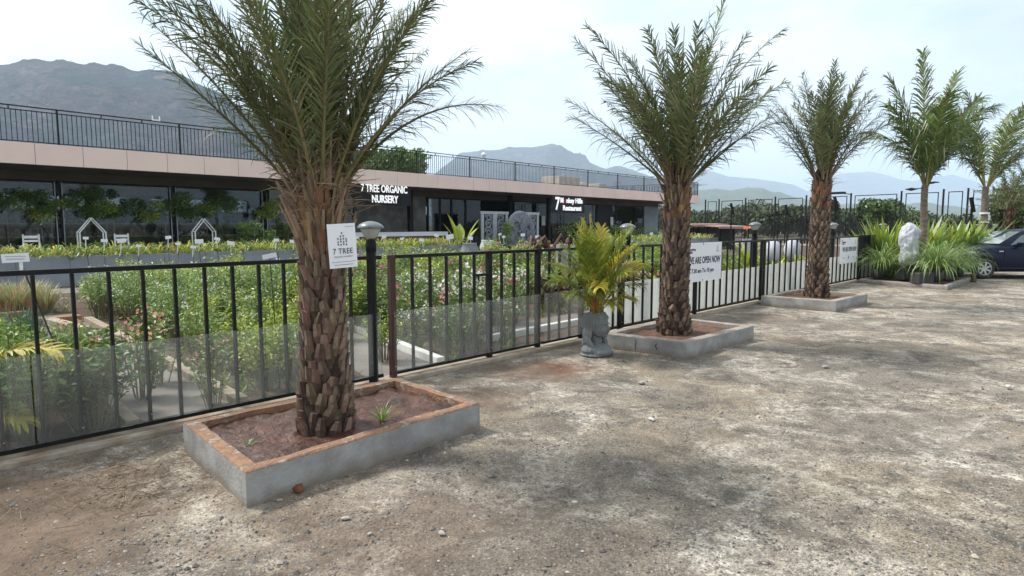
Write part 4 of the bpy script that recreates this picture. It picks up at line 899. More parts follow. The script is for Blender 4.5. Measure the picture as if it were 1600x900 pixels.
KIND={ # name: (object name,label,cat,group, variants params)
 'bush':('leafy_shrub','dark green leafy nursery shrub in the bed behind the fence','shrub','dark leafy shrubs in the nursery beds',dict(h=.62,r=.30,ns=26,nl=26,L_=.065,w=.03,leaf='dark',leaf2='mid')),
 'mid':('leafy_shrub','mid green bushy nursery shrub among the beds','shrub','mid green shrubs in the nursery beds',dict(h=.70,r=.34,ns=30,nl=24,L_=.07,w=.026,leaf='mid',leaf2='grassy')),
 'lime':('lime_shrub','bright lime green shrub in the bed behind the largest palm','shrub','lime green shrubs behind the fence',dict(h=.72,r=.32,ns=26,nl=30,L_=.065,w=.026,leaf='lime',leaf2='mid')),
 'hedge':('hedge_shrub','low lime green hedge plant in the far beds','shrub','low bright hedge plants in the far beds',dict(h=.5,r=.5,ns=46,nl=16,L_=.09,w=.04,leaf='lime',leaf2='grassy')),
 'ole':('oleander','oleander with narrow leaves and small white flowers','shrub','oleanders beside the grey path',dict(h=.78,r=.32,ns=22,nl=34,L_=.10,w=.013,leaf='grassy',leaf2='mid',flower='white',nfl=5,fs=.015,top=.38)),
 'olp':('oleander','oleander with narrow leaves and pale pink flowers','shrub','pink oleanders beside the grey path',dict(h=.78,r=.32,ns=22,nl=34,L_=.10,w=.013,leaf='grassy',leaf2='mid',flower='pinkpale',nfl=4,fs=.016,top=.38)),
 'croton':('peach_flower_shrub','small shrub with peach coloured flowers just behind the fence','shrub','peach flowered shrubs behind the fence',dict(h=.62,r=.22,ns=12,nl=18,L_=.08,w=.035,leaf='mid',leaf2='dark',flower='peach',nfl=10,fs=.018,top=.12)),
 'rosew':('white_flower_shrub','shrub covered in clustered white blossoms seen through the gate','shrub','white flowering shrubs inside the gate',dict(h=.75,r=.22,ns=20,nl=16,L_=.06,w=.025,leaf='mid',leaf2='dark',flower='white',nfl=10,fs=.022,top=.15)),
 'rosep':('pink_flower_shrub','shrub with bright pink flowers in the bed behind the gate','shrub','pink flowering shrubs behind the gate',dict(h=.75,r=.28,ns=22,nl=20,L_=.065,w=.028,leaf='mid',leaf2='dark',flower='pink',nfl=4,fs=.028)),
 'red':('maroon_shrub','shrub with dark maroon leaves and red tips in the nursery bed','shrub','maroon leaved shrubs in the nursery beds',dict(h=.6,r=.3,ns=22,nl=20,L_=.09,w=.04,leaf='maroon',leaf2='dark',flower='rose',nfl=6,fs=.03)),
}
LEAF['pinkpale']=M('petal_pale_pink',(.75,.42,.48),(.7,.55,.55),4,.5,island=.2,trans=.3)
SH={'bush':'dark green leafy shrub','mid':'mid green bushy shrub','lime':'lime green shrub','hedge':'low bright hedge plant','ole':'white flowered oleander','olp':'pale pink flowered oleander','croton':'small peach flowered shrub','rosew':'white blossomed shrub','rosep':'pink flowered shrub','red':'maroon leaved shrub'}
def place(kind,s,t,rnd,sc_=1.0):
    nm,lb,ct,gp,pr=KIND[kind]
    if kind not in PROTO:
        PROTO[kind]=[]
        for v in range(3):
            p=dict(pr); st,lf=shrub_mesh(hash(kind)%97*0+sum(map(ord,kind))+v*13,**p)
            PROTO[kind].append([st,lf,None])
    v=rnd.randrange(3); rec=PROTO[kind][v]
    if rec[2] is None:
        th_=thing(nm,lb,ct,group=gp); rec[0].build('stems',LEAF['stem'],th_); rec[1].build('foliage',[LEAF[pr['leaf']],LEAF[pr['leaf2']],LEAF[pr.get('flower') or pr['leaf']]],th_); rec[2]=th_; o=th_
    else: o=copy_tree(rec[2])
    p=W(s,t,.01); o.location=p; o.rotation_euler=(0,0,rnd.random()*6.28); o['label']=SH[kind]+' '+zone(p); o['group']=gp; k=sc_*rnd.uniform(.85,1.15); o.scale=(k,k,k*rnd.uniform(.95,1.1)); return o
rnd=random.Random(12)
def fill(s0,s1,t0,t1,step,kinds,sc_=1.0,skew=0.0):
    t=t0
    while t<t1:
        s=s0+rnd.random()*.2
        while s<s1:
            place(rnd.choice(kinds),s+skew*t+rnd.gauss(0,.07),t+rnd.gauss(0,.07),rnd,sc_); s+=step
        t+=step*.95
fill(-2.6,.75,.45,2.6,.46,['bush','mid','croton','bush','mid'],1.05,.03)
fill(-1.6,.75,3.0,5.0,.55,['bush','mid'],.75,.06)
fill(2.1,3.0,.5,2.2,.5,['lime','mid','lime'],.85)
fill(2.25,3.0,2.6,4.4,.5,['lime','ole'],1.0,.03)
fill(2.35,4.2,4.6,9.4,.58,['ole','olp','ole','lime'],1.05,.03)
fill(2.7,4.2,2.6,4.3,.5,['lime','bush','lime'],1.0,.1)
fill(4.4,6.6,1.9,4.4,.50,['bush','rosep','rosew','mid','rosep'],1.05,.06)
fill(4.35,5.6,.6,1.4,.45,['rosew','bush','rosew'],.85)
fill(5.2,9.5,5.0,8.0,.68,['mid','bush','rosep','red','hedge'],1.1,.03)
fill(6.9,12,2.4,5.0,.70,['mid','bush','rosew','red'],1.0)
fill(4.5,12,8.8,11.6,.9,['hedge','hedge','lime'],1.25)
fill(10,20,5.5,9.5,1.15,['mid','hedge','bush','rosep'],1.4)
fill(12.6,20,2,5,1.05,['mid','lime','hedge'],1.25)
fill(13,26,9.8,11.6,1.4,['hedge','lime'],1.5)
# single plants picked out by the photo just behind the bars
for px,py,kd,k in ((222,625,'croton',1.25),(250,600,'croton',1.15),(135,668,'croton',1.2),(345,640,'croton',.8),(735,548,'rosew',1.35),(722,530,'rosew',1.2),(742,520,'rosew',1.3),(690,545,'rosep',1.0),(786,520,'rosep',1.3),(660,540,'iris_' ,1),(800,505,'rosew',1.1),(470,470,'lime',1.2),(600,565,'lime',.9),(570,520,'lime',1.1)):
    if kd.endswith('_'): continue
    q=G(px,py); s_,t_=ST(q); place(kd,s_,max(.4,t_),rnd,k)
# lush strap-leaved clumps and pale grasses
ORD='leftmost,second from left,third from left,fourth from left,fifth from left,sixth from left,seventh from left,eighth from left,ninth from left,tenth from left'.split(',')
def ordinal(i,n): return ORD[i] if i<10 else ('rightmost' if i==n-1 else ORD[n-1-i].replace('left','right').replace('rightmost','rightmost') if n-1-i<10 else 'near the middle')
def tuft_thing(name,label,cat,group,spots,n,L_,w,mats,spread,droop,up0=5,seed=1,r0=.08,bag=False):
    pr=[]; made=[]; rnd=random.Random(seed)
    for i,(p,k) in enumerate(spots):
        if len(pr)<3:
            t=thing(name,label,cat,group=group); o=MB(); blades(o,(0,0,.02 if not bag else .28),n,L_,w,rnd,spread,0,1 if len(mats)>1 else None,droop,up0,4,r0); o.build('blades',mats,t)
            if bag: o=MB(); o.lathe([(.13,0),(.16,.02),(.17,.27),(.155,.27),(.15,.24),(.01,.23)],16); o.build('grow_bag',m_bag,t,smooth=True)
            pr.append(t)
        else: t=copy_tree(pr[i%3])
        t.location=p; t.rotation_euler=(0,0,rnd.random()*6.28); t.scale=(k,k,k); made.append((p,t))
    made.sort(key=lambda q:cam_inv(q[0]))
    for i,(p,t) in enumerate(made): t['label']=label+', '+ordinal(i,len(made))
    return pr
r2=random.Random(4)
tuft_thing('grass_clump','pale green grass clump with straw coloured base beyond the terracotta kerb','grass','pale grasses by the terracotta kerb',[(W(.2+i*.42+r2.gauss(0,.05),8.85+j*.42+r2.gauss(0,.05),.01),r2.uniform(.85,1.1)) for i in range(5) for j in range(4)],170,.62,.012,[LEAF['pale'],LEAF['straw']],26,.32,2,5,.14)
tuft_thing('iris_clump','dark green strap leaved clump behind the brown gate post','plant','strap leaved clumps behind the gate',[(W(4.1+i*.5+r2.gauss(0,.05),5.4+j*.5,.01),r2.uniform(.9,1.2)) for i in range(3) for j in range(3)],60,.85,.03,[LEAF['mid'],LEAF['dark']],24,.25,2,6,.12)
tuft_thing('fine_grass_clump','blue green fine grass clump left of the grey path','grass','fine grasses left of the path',[(W(-.9+i*.4,5.2+j*.4,.01),1) for i in range(6) for j in range(3)],120,.45,.008,[LEAF['bushg'] if 'bushg' in LEAF else M('leaf_bluegreen',(.06,.12,.07),(.10,.17,.10),4,.5,island=.3,trans=.2)],22,.2,2,7,.16)
# straw-coloured lower skirts of the grasses
o=MB(); [blades(o,W(.2+i*.4+r2.gauss(0,.06),8.72+r2.gauss(0,.03),.02),90,.40,.011,r2,24,0,None,.3,2,3,.16) for i in range(5)]
tag(o.build('straw_skirt',[LEAF['straw']]),'dry orange straw massed at the foot of the pale grasses','dry grass',kind='stuff')
# low green carpet under the shrubs
o=MB(); r3=random.Random(9)
for i in range(5200):
    s=r3.uniform(-3,24); t=r3.uniform(.3,11.8)
    if (.75<s-.06*t<1.8 and t<8.4) or (t<5.2 and 2.95<s-.23*t<4.1) or (7.0<t<8.5 and s<2.3) or (t<1.9 and s>5.7): continue
    blades(o,W(s,t,.01),5,.20,.02 if s<8 else .035,r3,70,0,1,.5,5,2,.05)
tag(o.build('undergrowth',[LEAF['mid'],LEAF['dark']]),'low green undergrowth covering the soil of the nursery beds','undergrowth',kind='stuff')

# broad-leaved plant and other features by the entrance
def big_leaf(name,label,loc,leaves,mat,seed=1,cat='plant'):
    rnd=random.Random(seed); t=thing(name,label,cat,loc); lf=MB(); st=MB()
    for az,th,l,w in leaves:
        az=R(az); th=R(th); er=Vector((math.cos(az),math.sin(az),0)); up=Vector((0,0,1)); p=Vector((0,0,0)); K=8; pts=[p]; 
        for k in range(K): a=th+.25*(k/K)**2; p=p+(er*math.sin(a)+up*math.cos(a))*(l/K); pts.append(p)
        st.tube(pts,[.03*(1-.8*k/K) for k in range(K+1)],5,0); sv=Vector((-er.y,er.x,0)); vs=[]
        for k,q in enumerate(pts):
            f=k/K; ww=w*max(0,math.sin(PI*min(1,max(0,(f-.28)/.72))**.8)); vs+=[q-sv*ww+er*.0-Vector((0,0,-ww*.35)),q+Vector((0,0,0)),q+sv*ww+Vector((0,0,ww*.35))]
        lf.add(vs,[(3*k+j,3*k+j+1,3*k+4+j,3*k+3+j) for k in range(K) for j in (0,1)])
    st.build('stalks',m_petiole,t); lf.build('leaves',mat,t,smooth=True); return t
s_,_=onT(733,385,13.9); p=W(s_,14.4,.5)
big_leaf('banana_plant','banana-like plant with two broad upright leaves near the entrance',p,[(200,16,1.7,.28),(185,28,1.4,.22),(10,26,1.6,.18),(30,35,1.3,.16),(250,20,1.2,.2),(100,20,1.3,.2)],LEAF['lime'])
def pot(label,loc,r,h,mat): o=MB(); o.lathe([(r*.6,0),(r*.95,h*.3),(r,h*.6),(r*.75,h*.95),(r*.85,h),(r*.7,h-.02),(r*.6,h-.05)],20); e=o.build('pot',mat,smooth=True); e.location=loc; return tag(e,label,'pot')
s_,_=onT(762,380,13.2); pot('round white pot with plant near the banana-like leaves',W(s_,13.2,.4),.32,.6,m_white); pot('grey round pot left of the white pot near the entrance',W(s_-.9,13.3,.3),.35,.6,m_pwall)
# carved white gate screens and dark relief in front of the glass
def carved(label,px0,px1,wd=-.3,top=339,mat=M('carved_grey',(.28,.29,.32),(.2,.21,.24),3,.7)):
    u0,z=onB(px0,340,wd); u1,_=onB(px1,340,wd); Wd=u1-u0; t=thing('carved_screen',label,'screen',bworld(u0,wd,.16),BPHI); H=2.15
    o=MB(); o.box((Wd*.06,0,H/2),(Wd*.08,.06,H)); o.box((Wd*.94,0,H/2),(Wd*.08,.06,H)); o.box((Wd*.5,0,H/2),(Wd*.14,.07,H)); o.box((Wd/2,0,H-.06),(Wd,.08,.14)); o.box((Wd/2,0,.06),(Wd,.06,.12)); o.build('frame',m_steel if False else M('carved_white',(.42,.43,.46),(.34,.35,.38),3,.7),t)
    o=MB(); rn=random.Random(int(px0))
    for cx in (.28,.72):
        for k in range(5):
            cz=.35+k*.38; r_=Wd*.13; pts=[]
            for a in range(22): q=a/21*R(560); rad=r_*(1-.8*a/21); pts.append((Wd*cx+rad*math.cos(q)*(1 if k%2 else -1),0,cz+rad*math.sin(q)))
            o.tube(pts,.045,5)
        o.build('scrollwork',mat,t); o=MB()
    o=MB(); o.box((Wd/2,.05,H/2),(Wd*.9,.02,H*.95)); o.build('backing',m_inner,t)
carved('left carved grey screen with scrollwork in front of the glass',751,794); carved('right carved grey screen with scrollwork behind the fountain relief',806,842)
u,_=onB(815,370,-1.4); t=thing('carved_relief','dark carved stone disc relief standing before the right screen','sculpture',bworld(u,-1.3,.1),BPHI); o=MB(); vs=[]
o.lathe([(1.0,-.08),(1.1,-.05),(1.1,.05),(1.0,.08),(.2,.12),(.02,.14)],28); e=o.build('disc',M('slate_relief',(.10,.11,.13),(.2,.21,.24),6,.6,.8),t,smooth=True); e.rotation_euler=(PI/2,0,0); e.location=(0,0,1.15)
o=MB(); rn=random.Random(6)
for k in range(14): a=rn.random()*6.3; r_=rn.random()*.8; bm_=(math.cos(a)*r_,-.14,1.15+math.sin(a)*r_); o.tube([bm_,(bm_[0]+rn.gauss(0,.2),-.17,bm_[2]+rn.gauss(0,.2)),(bm_[0]+rn.gauss(0,.3),-.12,bm_[2]+rn.gauss(0,.3))],[.08,.06,.02],6)
o.build('relief_carving',MATS['slate_relief'],t)
# driftwood heap behind the last bay of the fence
s_,_=onT(860,380,8.); t=thing('driftwood_heap','twisted red-brown driftwood trunk rising behind the gate','driftwood',W(s_,8.,0),PHI); o=MB(); rn=random.Random(8)
for k in range(9):
    x=rn.uniform(-.8,.9); o.tube([(x*.3,rn.uniform(-.3,.3),0),(x*.6,rn.uniform(-.3,.3),.8),(x,rn.uniform(-.3,.3),1.15+rn.gauss(0,.12)),(x*1.9,rn.uniform(-.3,.3),1.0-abs(x)*.3)],[.11,.09,.05,.015],7)
o.build('branches',m_wood,t)
# white metal house-shaped arches and chair frames in front of the glass
def arch(label,px,wd=-.4,w_=.7,H=1.8):
    u,_=onB(px,360,wd); t=thing('metal_arch',label,'garden arch',bworld(u,wd,.16),BPHI)
    for y in (0,.25):
        o=MB(); a=w_/2; o.tube([(-a,y,0),(-a,y,H*.68),(0,y,H*.92),(a,y,H*.68),(a,y,0)],.022,6); o.build('frame',m_whitep,t)
    o=MB(); 
    for (x,z) in ((-w_/2,H*.68),(0,H*.92),(w_/2,H*.68),(-w_/2,H*.3),(w_/2,H*.3)): o.tube([(x,0,z),(x,.25,z)],.015,5)
    o.build('braces',m_whitep,t)
arch('left white house-shaped arch in front of the dark glass',145); arch('right white house-shaped arch near the largest palm',321)
u,_=onB(51,370,-.5); chair('white chair in front of the glass at far left',bworld(u,-.5,.5),BPHI,m_whitep,.95); u,_=onB(193,370,-.5); chair('white chair between the two house-shaped arches',bworld(u,-.5,.5),BPHI,m_whitep,.95)
# plants and shelves inside the shop, behind the glass
def clump(name,label,loc,dims,n,leaf,mats,seed,cat='plant',group=None,trunk=None):
    rnd=random.Random(seed); t=thing(name,label,cat,loc,0,group); o=MB()
    nb=max(4,int(n/160)); cs=[(Vector((rnd.uniform(-1,1)*dims[0]*.36,rnd.uniform(-1,1)*dims[1]*.36,dims[2]*rnd.uniform(.25,.8))),rnd.uniform(.55,1)) for _ in range(nb)]
    for i in range(n):
        c,k=rnd.choice(cs); d=Vector((rnd.gauss(0,1),rnd.gauss(0,1),rnd.gauss(0,1))).normalized()*(rnd.random()**.4)
        p=c+Vector((d.x*dims[0]*.27,d.y*dims[1]*.27,d.z*dims[2]*.27))*k; p.z=max(0,p.z); nr=Vector((rnd.gauss(0,1),rnd.gauss(0,1),rnd.gauss(.5,1))).normalized(); x=nr.orthogonal().normalized()*leaf; y=nr.cross(x)*.5
        o.add([p-x*.6,p+y*.6,p+x*.6,p-y*.6],[(0,1,2,3)],0 if rnd.random()<.65 else 1)
    o.build('foliage' if not trunk else 'crown',mats,t)
    if trunk:
        q=MB(); q.tube([(0,0,-trunk),(0.05*dims[0],0,dims[2]*.35)],[trunk*.07+.05,.05],7)
        for c,k in cs[:10]: q.tube([(0,0,-.1),(c.x*.5,c.y*.5,c.z*.6),c],[.06,.04,.015],5)
        q.build('trunk',m_core,t)
    return t
m_hang=[LEAF['dark'],LEAF['mid']]
k=0
for px in list(range(8,470,28)):
    u,_=onB(px,330,RC-.45); k+=1
    clump('hanging_plant','trailing green plant hanging before the dark shop glass, '+ordinal(k-1,17),bworld(u,RC-.45,1.6+.1*(k%3)),(2.1,.55,1.15),780,.085,[LEAF['lime'],LEAF['mid']] if k%3==0 else m_hang,k,'hanging plant','hanging plants along the shop glass')
for i,(px,z) in enumerate(((15,.9),(70,.8),(120,.9),(215,.8),(300,.8),(380,.9),(430,.8),(480,.9))):
    u,_=onB(px,330,RC+3); t=thing('shop_shelf','dark shelf of pots inside the shop, '+ordinal(i,8),'shelf',bworld(u,RC+3,.16),BPHI,'shelves inside the shop'); o=MB()
    for z in (.5,1.0,1.5,2.0): o.box((0,0,z),(2.4,.4,.04))
    o.box((-1.2,0,1.1),(.05,.4,2.2)); o.box((1.2,0,1.1),(.05,.4,2.2)); o.build('rack',m_steel,t); rn=random.Random(i)
    for z in (.52,1.02,1.52):
        for x in range(6): rdm=rn.uniform(.06,.14); o=MB(); o.lathe([(rdm*.7,0),(rdm,.1),(rdm*.8,rn.uniform(.14,.32))],10,(-1.02+x*.4,0,z)); o.build('pot',M('glazed_pots',(.5,.48,.45),(.2,.12,.08),3,.4,island=.5),t)
# garden plants in front of the patio
for i,(px,wd,dm) in enumerate(((160,-1.6,(1.4,.6,.9)),(395,-1.5,(1.6,.8,1.4)),(690,-1.5,(2.2,1,.9)),(785,-2.2,(1.0,.8,1.6)),(905,-1.5,(2.5,1.2,1.6)),(965,-1.2,(3,1.5,1.5)),(1010,-1.5,(3,1.5,1.3)))):
    u,_=onB(px,370,wd); clump('patio_shrub',('low round green shrub behind the spider plants at left','tall round green shrub beside the largest palm','wide shrub behind the raised bed by the counter','dark conical shrub between the carved screens','broad shrub behind the potted areca palm','wide shrub left of the middle palm','dense shrub hidden behind the middle palm')[i],bworld(u,wd,.4),dm,900,.09,[LEAF['mid'],LEAF['dark']],50+i,'shrub')

# plant label tags
TAGS=[(134,372,.8),(163,376,1),(190,376,1.3),(217,384,.8),(263,371,1),(278,381,.8),(302,386,.9),(311,377,1.4),(339,373,.9),(361,380,1.3),(432,375,1),(458,377,1.1),(470,372,.8),(558,371,.9),(600,370,1.1),(628,373,.8),(659,375,1.2),(682,368,1),(703,370,1.8),(721,369,1),(735,372,1.3),(781,366,.8),(787,370,.9),(817,367,1.2),(840,370,1.2),(1018,365,1),(1085,371,1)]
for i,(px,py,k) in enumerate(TAGS):
    tt=14.25 if i%2 else 13.6; s_,z_=onT(px,py,tt); c=W(s_,tt,0); t=thing('plant_tag',('large' if k>1.25 else 'small' if k<.9 else 'middling')+' white plant tag before the raised bed, '+ordinal(i,len(TAGS)),'plant tag',c,PHI+R(rr.uniform(-25,10)),'white plant tags along the raised bed')
    w_=.145*k*(1+.02*s_); o=MB(); o.box((0,0,z_),(w_,.01,w_*.52),0,Matrix.Rotation(R(rr.gauss(0,5)),3,'Y')); o.build('plate',m_white,t); o=MB(); o.tube([(0,.01,z_),(rr.gauss(0,.04),.01,z_-.28)],.011,5); o.build('white_stake',m_whitep,t); o=MB(); o.tube([(0,.014,z_-.25),(rr.gauss(0,.05),.014,0)],.008,5); o.build('rod',m_ink,t)
# near tag left of the fence, and one by the palm
s_,z_=onT(24,403,.55); c=W(s_,.55,0); t=thing('plant_tag','largest white plant tag with two printed lines, leaning over the fence at far left','plant tag',c,R(20))
o=MB(); o.box((0,0,z_),(.17,.006,.065),0,Matrix.Rotation(R(-3),3,'Y')); o.build('plate',m_white,t); o=MB(); o.box((.0,-.005,z_+.012),(.13,.002,.003)); o.box((.0,-.005,z_-.008),(.11,.002,.004)); o.build('printed_lines',m_inkg,t)
o=MB(); o.box((.03,.006,z_-.06),(.022,.006,.09)); o.build('white_stake',m_whitep,t); o=MB(); o.tube([(.04,.01,z_-.08),(.30,.06,.3),(.34,.07,0)],.006,6); o.build('rod',m_ink,t)
s_,z_=onT(421,400,.5); c=W(s_,.5,0); t=thing('plant_tag','tilted white plant tag at the fence rail left of the largest palm','plant tag',c,R(10)); o=MB(); o.box((0,0,z_),(.13,.006,.045),0,Matrix.Rotation(R(-12),3,'Y')); o.build('plate',m_white,t); o=MB(); o.tube([(0,.01,z_),(.05,.02,0)],.005,5); o.build('rod',m_ink,t)
s_,z_=onT(1133,400,1.2)
# grey stone block post behind the fence near the bust
s_,z_=onT(878,405,4.0); o=MB(); o.box((0,0,.58),(.30,.12,1.16)); e=o.build('stone_slab',m_conc,bevel=.01); e.location=W(s_,4.0,0); e.rotation_euler=(0,0,PHI); tag(e,'upright grey stone slab behind the bar fence near the areca','slab')
# white covered things behind the far fence
for px,py,k,lb in ((1166,393,.30,'white upright board behind the fence right of the open sign'),(1208,388,.42,'white cloth covered pot behind the fence bars'),(1238,388,.34,'second white covered pot just left of the slender palm')):
    s_,z_=onT(px,py,1.6); o=MB()
    if k==.30: o.box((0,0,1.0),(.22,.03,.5))
    else: o.lathe([(.12,.55),(.2,.7),(.24,.9),(.2,1.08),(.08,1.17),(.01,1.18)],16)
    e=o.build('white_board' if k==.30 else 'covered_pot',m_cloth,smooth=k!=.30); e.location=W(s_,1.6,0); tag(e,lb,'board' if k==.30 else 'pot')
    if k!=.30: o2=MB(); o2.tube([(0,0,0),(0,0,.56)],.1,10); e2=o2.build('stand',m_bag,e)
    else: o2=MB(); o2.box((0,0,.4),(.04,.04,.8)); o2.build('stake',m_bag,e)
# red-orange flower beside the second lamp
s_,z_=onT(1168,356,.9); t=thing('canna_plant','tall canna with an orange flower beside the second fence lamp','plant',W(s_,.9,0)); o=MB(); o.tube([(0,0,0),(0,0,z_)],[.012,.006],5); o.build('stem',LEAF['stem'],t); o=MB(); rn=random.Random(2)
for k in range(9):
    d=Vector((rn.gauss(0,1),rn.gauss(0,1),rn.gauss(.3,.7))).normalized(); x=d.orthogonal().normalized()*.03; c=Vector((0,0,z_)); o.add([c,c+d*.05+x,c+d*.10,c+d*.05-x],[(0,1,2,3)])
o.build('flower',M('petal_orange',(.8,.16,.04),(.7,.3,.2),4,.5,trans=.3),t); o=MB(); blades(o,(0,0,.6),16,.9,.09,rn,35,0,None,.5,5,4,.03); o.build('leaves',LEAF['lime'],t)
fillc=[(s,t) for s in (10.2,11.4,13.1,14.5,15.7,17.2,18.4) for t in (.9,)]
tuft_thing('ginger_clump','broad bladed lime green clump just behind the far fence bars','plant','broad bladed clumps behind the far fence',[(W(s,t,.01),.8) for s,t in fillc],26,1.1,.08,[LEAF['lime'],LEAF['grassy']],30,.4,4,21,.1)

# ---------------------------------------------------------------- fourth planter contents
sp=[(1382,440),(1404,432),(1470,446),(1488,441),(1505,438),(1452,440)]
tuft_thing('spider_grass','large drooping blue-green grass in a black bag in the low planter','ornamental grass','drooping grasses in the low planter',[(G(px,py-4,.1)+Vector((0,.25,0)),k) for (px,py),k in zip(sp,(1.0,.85,1.15,1.05,1.0,.7))],260,1.15,.020,[LEAF['grassy'],LEAF['pale']],62,.85,4,31,.08,bag=True)
r4=random.Random(6); spots=[]
for px in [p for p in range(1366,1532,7) if not 1398<p<1436]: spots.append((at(px,400,18.8+(px-1366)/165*2.0+r4.uniform(0,.6)),)) 
spots=[((Vector((v[0].x,v[0].y,.08))),r4.uniform(.85,1.12)) for v in spots]
tuft_thing('ginger_plant','tall upright leafy ginger-like plant behind the drooping grasses','plant','tall leafy plants behind the low planter',spots,30,1.62,.115,[LEAF['grassy'],LEAF['lime']],20,.22,2,41,.26)
spots=[(Vector((x,y,.0)),k) for x,y,k in ((17.6,24.5,1.0),(18.6,25,.95),(19.8,25.5,1),(21,26,1),(16.9,24,.9))]
tuft_thing('ginger_plant','leafy green plant rising behind the bonnet of the car','plant','leafy plants behind the car',spots,30,1.35,.12,[LEAF['mid'],LEAF['lime']],30,.3,2,42,.22)
# draped statue
def draped():
    bm=bmesh.new(); ell(bm,(0,0,1.28),(.27,.27,.30)); ell(bm,(.14,.0,1.33),(.20,.15,.12)); ell(bm,(0,0,.95),(.28,.28,.60)); ell(bm,(.0,0,.55),(.29,.30,.6)); ell(bm,(-.08,0,1.1),(.2,.24,.42))
    me=bpy.data.meshes.new('draped_statue'); bm.to_mesh(me); bm.free(); o=bpy.data.objects.new('draped_statue',me); COL.objects.link(o); r=o.modifiers.new('r','REMESH'); r.mode='VOXEL'; r.voxel_size=.018; s=o.modifiers.new('s','SMOOTH'); s.iterations=8; finish(o)
    for v in o.data.vertices:
        p=v.co; a=math.atan2(p.y,p.x); n=.10*fbm(p.x*3.2,p.y*3.2,p.z*2.2,5)+.030*math.sin(a*7+p.z*5+2*fbm(p.x*3,p.y*3,p.z,2))*min(1,1.75-p.z)-.05*max(0,1-p.z)*(1+math.sin(p.z*6))*.5; v.co=p+Vector((math.cos(a),math.sin(a),.2))*n
        if v.co.z<.02: v.co.z=.02
    o.data.materials.clear(); o.data.materials.append(m_cloth); o.data.polygons.foreach_set('use_smooth',[True]*len(o.data.polygons)); o.data.polygons.foreach_set('material_index',[0]*len(o.data.polygons)); return o
ds=draped(); c=at(1419,400,18.3); ds.location=(c.x,c.y,.1); ds.rotation_euler=(0,0,R(-15)); ds.scale=(.82,.82,1); tag(ds,'statue wrapped in white cloth between the grasses and coconut trunk','covered statue')
for i,(px,py,w_,h_) in enumerate(((1421,438,.42,.42),(1470,447,.5,.28),(1500,440,.3,.26))):
    p=G(px,py,.1); o=MB(); o.box((0,0,h_/2),(w_,.3,h_),taper=.94); e=o.build('planter_crate',m_bag,bevel=.02); e.location=(p.x,p.y+(.2,.75,.6)[i],.1); e.rotation_euler=(0,0,PHI-R(30)); tag(e,('tall black crate at the foot of the wrapped statue','wide black crate under the largest drooping grass','small black crate at the right end of the low planter')[i],'crate')
p=G(1405,433,.1); o=MB(); o.lathe([(.09,0),(.12,.16),(.125,.18),(.11,.18),(.1,.15),(.01,.15)],16); e=o.build('pot',m_whitep,smooth=True); e.location=(p.x,p.y,.1); tag(e,'small white pot left of the black crate in the low planter','pot')
p=G(1521,441,0); o=MB(); o.box((0,0,.12),(.10,.10,.26),taper=.85); e=o.build('stub_post',m_wood); e.location=p; tag(e,'short dark stub post at the corner of the low planter beside the car','post')
c=W(12.25,-.35,0)

